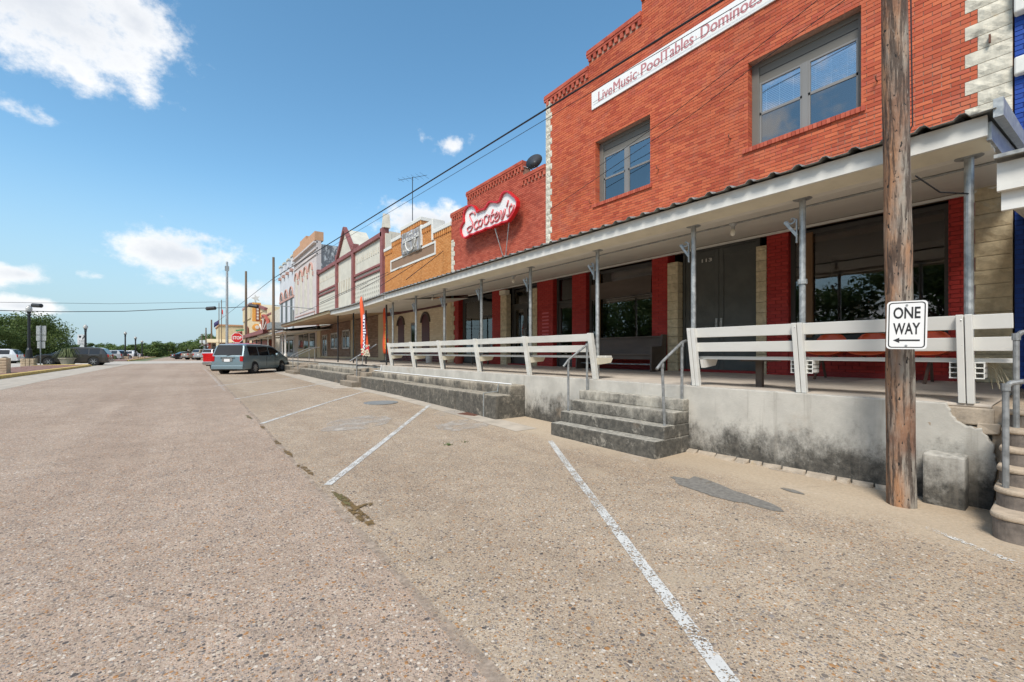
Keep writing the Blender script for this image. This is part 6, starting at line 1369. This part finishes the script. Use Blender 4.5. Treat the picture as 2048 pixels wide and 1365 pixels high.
def parked(name, label, px, py, hd, pm_, kind, grp='cars parked in the distance'):
    p = gnd(px, py)
    if kind == 'suv': t = car(name, label, 4.7, 1.9, [(0, .78), (.04, 1.0), (.4, 1.58), (.8, 1.68), (2.5, 1.66), (2.9, 1.55), (3.6, 1.06), (4.4, .94), (4.7, .7)], .3, 1.02, 2.8, .95, .34, pm_, side=[(.6, 1.5, 1.55), (1.6, 3.2, 1.53)], rearglass=(.08, .38), front=(2.95, 3.55), group=grp, cat='car')
    elif kind == 'pickup': t = car(name, label, 5.6, 1.95, [(0, 1.12), (.05, 1.15), (1.8, 1.15), (1.85, 1.2), (2.1, 1.8), (2.4, 1.86), (3.4, 1.83), (4.1, 1.22), (5.3, 1.1), (5.6, .8)], .4, 1.12, 3.5, 1.1, .38, pm_, side=[(2.2, 3.6, 1.7)], rearglass=(1.9, 2.08), front=(3.45, 4.05), group=grp, cat='pickup', bed=True)
    else: t = car(name, label, 4.6, 1.8, [(0, .8), (.05, .98), (.7, 1.02), (1.4, 1.4), (2.0, 1.46), (2.7, 1.42), (3.5, .98), (4.3, .86), (4.6, .65)], .25, .95, 2.7, .95, .32, pm_, side=[(1.1, 2.0, 1.33), (2.06, 3.2, 1.33)], rearglass=(.75, 1.38), front=(2.75, 3.45), group=grp, cat='car')
    place(t, (p.x, p.y), hd); return t
parked('parked_car', 'white SUV parked left of the lamp post', 42, 727, R(-82), 'paint_white', 'suv'); parked('pickup_truck', 'white pickup truck behind the white SUV and lamp post', 88, 723, R(-84), 'paint_white', 'pickup')
parked('parked_car', 'silver car partly behind the dark SUV', 250, 720.5, R(-60), 'paint_silver', 'suv'); parked('parked_car', 'maroon car parked beside the white cars beyond the island', 252, 719, R(-70), 'paint_maroon', 'sedan'); parked('parked_car', 'white car parked between the far lamp posts', 275, 718, R(-75), 'paint_white', 'suv'); parked('parked_car', 'low white car at the end of the far row', 284, 717, R(-75), 'paint_white', 'sedan')
parked('parked_car', 'black sedan parked far down the street', 345, 719, R(70), 'paint_black', 'sedan'); parked('pickup_truck', 'beige pickup truck parked far down the street', 369, 720, R(55), 'paint_beige', 'pickup'); parked('pickup_truck', 'silver pickup truck parked beyond the red one', 396, 721, R(40), 'paint_silver', 'pickup')

# =================================================================== island on the left
isl = MB(); crn = [(-7.12, -30), (-7.12, 54)] + [(-8.9 + 1.78 * math.cos(a), 54 + 1.78 * math.sin(a)) for a in [math.pi * k / 10 for k in range(11)]] + [(-10.7, 54), (-10.7, -30)]
isl.slab([(x_, y_) for x_, y_ in crn], 2, 0, .23 + .13); isl = struct(isl.build('traffic_island', 'paver'))
rnd = random.Random(3); mb = MB(); yy = 18.0
while yy < 55:
    x_ = -10.5
    while x_ < -7.45: mb.box(x_ + .006, x_ + .194, yy + .006, yy + .094, .36, .367 + rnd.uniform(0, .003), rnd.random()); x_ += .2
    yy += .1
mb.build('paver_brick', 'paver_brick', isl, kind='stuff')
for k in range(28):
    a = -28 + k * 3; 
    if a > 51.5: break
    MB().box(-7.34, -7.04, a, a + 2.985, .0, .395).build('kerb_stone', 'yellow_kerb', isl, bev=.04)
arc = [(-8.9 + 1.74 * math.cos(a), 53.9 + 1.74 * math.sin(a), .26) for a in [math.pi * k / 12 for k in range(13)]]; MB().tube(arc, .14, 8).build('kerb_nose', 'yellow_kerb', isl)
isl2 = MB().box(-10.7, -7.1, 84, 190, 0, .36); isl2 = struct(isl2.build('traffic_island', 'paver'))
for k in range(20): MB().box(-7.3, -7.0, 84 + k * 4, 87.98 + k * 4, 0, .40).build('kerb_stone', 'yellow_kerb', isl2, bev=.04)
def lamp(px, pyb, pyt, label, k=None, big=True):
    p = gnd(px, pyb); d = p.y / ray(px, 706)[1]; H = (pyb - pyt) * d / F; ped = H * .13; z0 = p.z
    t = thing('street_lamp', tuple(p), label, 'street lamp', 'black globe street lamps'); rnd = random.Random(px)
    pw = .40
    st = MB().box(p.x - pw + .04, p.x + pw - .04, p.y - pw + .04, p.y + pw - .04, z0, z0 + ped - .01).build('pedestal', 'clay_pot', t)
    for r_ in range(3):
        for s_, (ax_, ay) in enumerate(((1, 0), (0, -1), (-1, 0))):
            for q in range(3):
                c_ = -pw + (q + .5) * 2 * pw / 3; cx2, cy2 = (p.x + ax_ * pw, p.y + c_) if ax_ else (p.x + c_, p.y + ay * pw); hh = ped / 3; e = .12 + rnd.uniform(-.01, .01)
                MB().box(cx2 - (.05 if ax_ else e), cx2 + (.05 if ax_ else e), cy2 - (e if ax_ else .05), cy2 + (e if ax_ else .05), z0 + r_ * hh + .01, z0 + (r_ + 1) * hh - .01).build('stone', 'planter_stone', st, bev=.02)
    zz = z0 + ped; Hs = H - ped
    MB().lathe([(.30, 0), (.30, .06), (.24, .10), (.19, Hs * .16), (.15, Hs * .18), (.11, Hs * .20), (.095, Hs * .78), (.13, Hs * .80), (.10, Hs * .83), (.17, Hs * .87)], (p.x, p.y, zz), 16).build('shaft', 'lamp_black', t, smooth=False)
    MB().lathe([(.12, Hs * .865), (.20, Hs * .89), (.225, Hs * .92), (.19, Hs * .955), (.10, Hs * .975), (.02, Hs * 1.0)], (p.x, p.y, zz), 16).build('globe', 'lamp_globe', t, smooth=True)
    return t
lamp(58, 733.5, 610, 'black street lamp on a stone pedestal at the near island'); lamp(171, 727, 649, 'black street lamp behind the dark SUV'); lamp(250.5, 720.5, 663, 'black street lamp on the far island, nearest the SUV'); lamp(271, 719.5, 673, 'middle black street lamp on the far island'); lamp(284, 718.8, 681, 'last black street lamp on the far island')
p = gnd(2, 752); t = thing('stone_planter', tuple(p), 'rough orange stone pier cut by the picture edge on the island', 'stone pier'); MB().box(p.x - 1.6, p.x + .25, p.y - .3, p.y + .5, p.z, p.z + .95).build('block', 'planter_stone', t, bev=.03)
for k in range(6): MB().box(p.x - .5 + .02, p.x + .27, p.y - .33, p.y - .29, p.z + .12 + k * .14, p.z + .24 + k * .14).build('stone', 'planter_stone', t, bev=.02)
# sign backs
p = gnd(81, 733); d = p.y / ray(81, 706)[1]; t = thing('sign_post', tuple(p), 'grey post with three sign plates seen from behind', 'sign'); MB().tube([p, (p.x, p.y, atd(81, 651, d).z)], .04, 8).build('post', 'galv', t)
for (x0, y0, x1, y1) in ((72, 652, 92, 670), (72, 671, 92, 682), (74, 683.5, 90, 697)):
    a, c = atd(x0, y1, d), atd(x1, y0, d); mb = MB().hexa([(a.x, a.y + .05, a.z), (c.x, c.y + .05, a.z), (c.x, c.y + .07, a.z), (a.x, a.y + .07, a.z), (a.x, a.y + .05, c.z), (c.x, c.y + .05, c.z), (c.x, c.y + .07, c.z), (a.x, a.y + .07, c.z)]); mb.build('sign_plate', 'galv', t)
p = gnd(164, 726); d = p.y / ray(164, 706)[1]; t = thing('keep_right_sign', tuple(p), 'white sign with a curved black arrow behind the SUV', 'sign'); cc = atd(164, 679.5, d); wp = 6.4 * d / F; hp = 10 * d / F
fslab([(-wp, -hp), (wp, -hp), (wp, hp), (-wp, hp)], 0, .01, cc).build('plate', 'sign_white', t); ar = MB()
for (u0, v0), (u1, v1) in (((-.15, -.05), (.05, .25)), ((.05, .25), (.1, .5)), ((.1, .5), (.55, .65))): pass
fslab([(wp * .05, -hp * .0), (wp * .25, -hp * .0), (wp * .35, hp * .3), (wp * .6, hp * .5), (wp * .75, hp * .35), (wp * .8, hp * .85), (wp * .2, hp * .8), (wp * .4, hp * .65), (wp * .1, hp * .35)], .011, .014, cc).build('arrow', 'black_paint', t); fslab([(-wp * .75, hp * .75), (-wp * .15, hp * .75), (-wp * .3, hp * .3), (-wp * .6, hp * .3)], .011, .014, cc).build('island_mark', 'black_paint', t)
v, f = textmesh('KEEP', hp * .42, 0, 'CENTER'); m_ = MB().add([(q[0] * .9, .013, q[1] - hp * .45) for q in v], f); m_.v = facing(m_.v, cc); m_.build('lettering', 'black_paint', t); v, f = textmesh('RIGHT', hp * .42, 0, 'CENTER'); m_ = MB().add([(q[0] * .8, .013, q[1] - hp * .88) for q in v], f); m_.v = facing(m_.v, cc); m_.build('lettering', 'black_paint', t)
fslab([(-wp * .4, -hp * 1.5), (wp * .4, -hp * 1.5), (wp * .4, -hp * 1.1), (-wp * .4, -hp * 1.1)], 0, .01, cc).build('small_plate', 'sign_white', t); MB().tube([p, (cc.x, cc.y + .03, cc.z + hp)], .035, 6).build('post', 'galv', t)
def planter(px, pyb, wpx, label):
    p = gnd(px, pyb); d = p.y / ray(px, 706)[1]; r = wpx / 2 * d / F * .82; t = thing('plant_pot', tuple(p), label, 'plant pot'); h = r * 1.15
    MB().lathe([(r * .62, 0), (r * .95, h * .85), (r * 1.05, h * .87), (r * 1.05, h), (r * .9, h)], tuple(p), 20).build('pot', 'clay_pot', t); mb = MB(); rn = random.Random(px)
    for k in range(260):
        a = rn.uniform(0, 6.28); l = rn.uniform(.7, 1.9) * r; sp = rn.uniform(.3, 2.0) * r; c0 = Vector((p.x, p.y, p.z + h)); e1 = c0 + Vector((sp * .5 * math.cos(a), sp * .5 * math.sin(a), l * .75)); e2 = c0 + Vector((sp * math.cos(a), sp * math.sin(a), l * (.9 if sp < r else -.1))); s_ = Vector((-math.sin(a), math.cos(a), 0)) * .03
        mb.add([tuple(c0 - s_), tuple(c0 + s_), tuple(e1 + s_), tuple(e1 - s_), tuple(e2)], [(0, 1, 2, 3), (3, 2, 4)], rn.random() * .7 + (.3 if sp > r else 0))
    mb.build('grass', 'leaves_grass', t)
planter(136, 732, 34, 'wide clay planter of spiky grass in front of the dark SUV'); planter(227, 722, 9, 'small far planter at the tail of the dark SUV')
# flags on poles near the beige building
for px, y0, y1, X, lab, m in ((438, 606, 700, 5, 'flagpole with a dark striped flag near the beige building', 'flag_navy'), (443, 600, 700, 5.2, 'flagpole with a small red flag near the beige building', 'flag_red')):
    d = 78; b0 = atd(px, 712, d); tp_ = atd(px, y0, d); t = thing('flagpole', tuple(b0), lab, 'flagpole'); MB().tube([b0, tp_], .06, 6).build('pole', 'far_wood', t); f0 = atd(px, y0 + (18 if m == 'flag_red' else 32), d); mb = MB(); rt = Vector((C_, -S_, 0)); sgnx = -1 if m == 'flag_navy' else .5
    for i in range(6):
        for j in range(3): q = f0 + rt * (sgnx * -.16 * i) * (1 if m == 'flag_navy' else -1) * (-1 if m == 'flag_navy' else 1) + Vector((.1 * math.sin(i), 0, -.42 * j - .16 * i)); mb.v.append(tuple(q))
    mb.f = [(i * 3 + j, i * 3 + j + 1, i * 3 + j + 4, i * 3 + j + 3) for i in range(5) for j in range(2)]; o = mb.build('flag', m, t, smooth=True); md = o.modifiers.new('t', 'SOLIDIFY'); md.thickness = .01
for px, pt, X, lab in ((423, 640, 3.9, 'far wooden pole left of the beige building'), (412, 656, 3.6, 'farther wooden pole by the billboard'), (404, 668, 3.4, 'farthest wooden pole down the street')): pole('utility_pole', lab, px, pt, X, .16, 'far_wood', 'utility pole')
p0, p1 = ony(399, 699, 175), ony(423, 681, 175); t = thing('billboard', (p0.x, 175, 0), 'far white billboard with a faded red line', 'billboard'); MB().box(p0.x, p1.x, 174.8, 175.2, p0.z, p1.z).build('panel', 'sign_white', t); MB().box(p0.x + .5, p1.x - .5, 174.7, 174.79, lerp(p0.z, p1.z, .4), lerp(p0.z, p1.z, .6)).build('line', 'sign_pink', t)
for q in (.2, .8): x_ = lerp(p0.x, p1.x, q); MB().box(x_ - .1, x_ + .1, 174.85, 175.15, 0, p0.z).build('leg', 'far_wood', t)
p0, p1 = ony(360, 707, 170), ony(383, 693, 170); t = thing('grey_shed', (p0.x, 170, 0), 'far dark grey flat-roofed shed among the trees', 'building'); MB().box(p0.x, p1.x, 168, 176, 0, p1.z - .3).build('wall', 'post_grey', t); MB().box(p0.x - .2, p1.x + .2, 167.8, 176.2, p1.z - .3, p1.z).build('roof', 'dark_frame', t); MB().box(p0.x + 2, p0.x + 3.4, 167.9, 168, .2, 2.2).build('door', 'cream_wall', t)

# =================================================================== trees
def treemesh(seed, h, r, nleaf, ls, m, low=.18, nb=26):
    rn = random.Random(seed); tr = MB(); th_ = h * .45; tr.tube([(0, 0, -.2), (.05, 0, th_ * .5), (rn.uniform(-.2, .2), rn.uniform(-.2, .2), th_)], [h * .035, h * .027, h * .02], 8)
    blobs = []
    for k in range(nb):
        a = rn.uniform(0, 6.28); q = math.sqrt(rn.random()); zc = lerp(low, .86, rn.random()); prof = math.sin(math.pi * min(1, max(0.06, (zc - low * .6) / (1.05 - low * .6)))) ** .6
        c_ = Vector((q * r * prof * math.cos(a) * .8, q * r * prof * math.sin(a) * .8, h * zc)); blobs.append((c_, r * rn.uniform(.20, .36), rn.uniform(-.25, .25)))
        if k % 3 == 0: tr.tube([(0, 0, th_ * rn.uniform(.5, 1)), tuple(c_ * .6 + Vector((0, 0, th_ * .25))), tuple(c_)], [h * .016, h * .010, h * .004], 5)
    lf = MB()
    for i in range(nleaf):
        c_, br, tone = blobs[rn.randrange(nb)]; d = Vector((rn.gauss(0, 1), rn.gauss(0, 1), rn.gauss(0, 1))).normalized(); p = c_ + d * br * (rn.random() ** .4) * rn.choice((1, 1, 1, 1.18)) * Vector((1, 1, 1)).x; p.z = c_.z + (p.z - c_.z) * .8
        u = Vector((rn.gauss(0, 1), rn.gauss(0, 1), rn.gauss(0, .6))).normalized(); v = u.cross(Vector((rn.gauss(0, 1), rn.gauss(0, 1), rn.gauss(0, 1)))).normalized(); s_ = ls * rn.uniform(.5, 1.2)
        lf.add([tuple(p - u * s_), tuple(p + v * s_ * .5), tuple(p + u * s_), tuple(p - v * s_ * .5)], [(0, 1, 2, 3)], min(1, max(0, .45 + tone + rn.uniform(-.3, .3))))
    return tr.mesh('trunk', 'bark'), lf.mesh('crown', m)
TM = [treemesh(1, 6.5, 4.8, 9000, .17, 'leaves_oak', .10, 34), treemesh(2, 6.5, 4.2, 8000, .17, 'leaves_oak', .12, 30), treemesh(3, 6, 3.6, 3600, .26, 'leaves_light', .08), treemesh(4, 6, 3.0, 3200, .26, 'leaves_oak', .1), treemesh(5, 5, 3.4, 3400, .25, 'leaves_light', .02)]
def tree(k, x, y_, h, label, grp, rot=0, wide=1.0):
    base_h = (6.5, 6.5, 6, 6, 5)[k]; s_ = h / base_h; t = thing('tree', (x, y_, gz(x, y_)), label, 'tree', grp); t.rotation_euler = (0, 0, rot); t.scale = (s_ * wide, s_ * wide, s_)
    for nm, me in zip(('trunk', 'crown'), TM[k]): o = bpy.data.objects.new(nm, me); COL.objects.link(o); o.parent = t
g1 = 'oak trees behind the near lamp post'
for px, dd, h, k, w_ in ((-60, 56, 5.6, 0, 1), (25, 60, 6.6, 1, 1.0), (72, 57, 6.4, 0, .8), (108, 62, 5.0, 1, .75), (-10, 52, 4.6, 1, .9), (60, 72, 6.6, 1, 1)):
    q = atd(px, 706, dd); tree(k, q.x, q.y, h, 'dense dark green oak behind the near lamp post and parked white cars', g1, px * .1, w_)
rnd = random.Random(8)
for px in range(118, 402, 13):
    dd = rnd.uniform(105, 165); pyt = 691 + rnd.uniform(-5, 5) - (8 if px > 375 else 0) - (4 if 300 < px < 340 else 0); q = atd(px, pyt, dd); tree(rnd.choice((2, 3, 4)), q.x, q.y, max(2.5, q.z), 'small tree in the distant row across the end of the street', 'trees in the distance', px, rnd.uniform(1.0, 1.5))
for px, pyt, dd in ((408, 676, 150), (418, 668, 170), (428, 672, 190), (392, 684, 140)): q = atd(px, pyt, dd); tree(2, q.x, q.y, q.z, 'taller light green tree near the far billboard', 'trees by the billboard', px, .8)
# the square across the street, mirrored in the shop windows
for (x, yy, h, k) in ((-24, -8, 8, 0), (-23, -1, 7, 1), (-26, 6, 9, 0), (-24, 13, 7, 1), (-27, 21, 8.5, 1), (-22, -16, 8, 1), (-25, 28, 8, 0), (-26, 34, 9, 1), (-24, 41, 8, 0), (-27, 48, 9, 1)): tree(k, x, yy, h, 'oak on the square across the street, mirrored in the shop windows', 'oaks across the street', yy, 1.1)

# =================================================================== small things on the ground
def tuft(px, py, n, h, m, label, spread=.06, cat='weed', z=None, X=None):
    p = gnd(px, py) if X is None else onx(px, py, X); mb = MB(); rn = random.Random(px)
    for k in range(n): a = rn.uniform(0, 6.28); r = rn.uniform(0, spread); l = rn.uniform(.4, 1) * h; c0 = Vector((p.x + r * math.cos(a), p.y + r * math.sin(a), p.z)); mb.add([tuple(c0 + Vector((.006, 0, 0))), tuple(c0 - Vector((.006, 0, 0))), tuple(c0 + Vector((l * .6 * math.cos(a), l * .6 * math.sin(a), l)))], [(0, 1, 2)])
    tag(mb.build('weed_tuft', m), label, cat)
tuft(897, 891, 30, .05, 'weed', 'tiny green weed in the paving between two bay lines'); tuft(930, 885, 14, .03, 'weed', 'smallest green weed speck beside the other weed')
mb = MB(); p = onx(1968, 722, 6.2); rn = random.Random(3)
for k in range(14): q = p + Vector((rn.uniform(-.03, .03), rn.uniform(-.03, .03), rn.uniform(0, .04))); e = q + Vector((rn.uniform(-.03, .03), -rn.uniform(.03, .14), -rn.uniform(.12, .30))); mb.tube([q, q.lerp(e, .5) + Vector((0, -.02, .02)), e], .003, 4)
tag(mb.build('dry_grass', 'dry_grass'), 'wisp of dry grass hanging from the white plastic bench', 'grass')
for px, py, k in ((1950, 1000, 0), (1962, 1003, 1), (1957, 997, 2)):
    p = gnd(px, py); rn = random.Random(k); mb = MB(); a = rn.uniform(0, 6.28); L2 = .034; d1 = Vector((math.cos(a), math.sin(a), 0)); d2 = Vector((-math.sin(a), math.cos(a), 0))
    mb.v = [tuple(p + Vector((0, 0, .008)) + d1 * u * L2 + d2 * w_ * L2 + Vector((0, 0, h * L2))) for u, w_, h in ((-1, 0, .3), (-.3, .45, .15), (.4, .4, .1), (1, 0, .5), (.4, -.4, .4), (-.3, -.45, .4), (0, 0, 0))]; mb.f = [(i, (i + 1) % 6, 6) for i in range(6)]
    o = mb.build('fallen_leaf', 'fallen_leaf'); tag(o, 'dry brown fallen leaf by the foot of the raised walk' if k < 3 else 'dry brown leaf lying alone on the pebbled paving', 'leaf', 'fallen leaves by the wall' if k < 3 else 'leaves on the paving'); md = o.modifiers.new('t', 'SOLIDIFY'); md.thickness = .002
for k, (px, py) in enumerate(((1183, 407), (1318, 339), (1462, 278), (1755, 163))):
    p = onx(px, py, XF - .01); MB().tube([p, p + Vector((-.09, 0, -.01)), p + Vector((-.11, 0, .04)), p + Vector((-.08, 0, .075))], .010, 6).build('wall_hook', 'rust', hall)
p = onx(1980, 80, XF - .04); MB().box(p.x - .05, p.x, p.y - .01, p.y + .01, p.z - .05, p.z + .06).build('wall_hook', 'rust', hall)
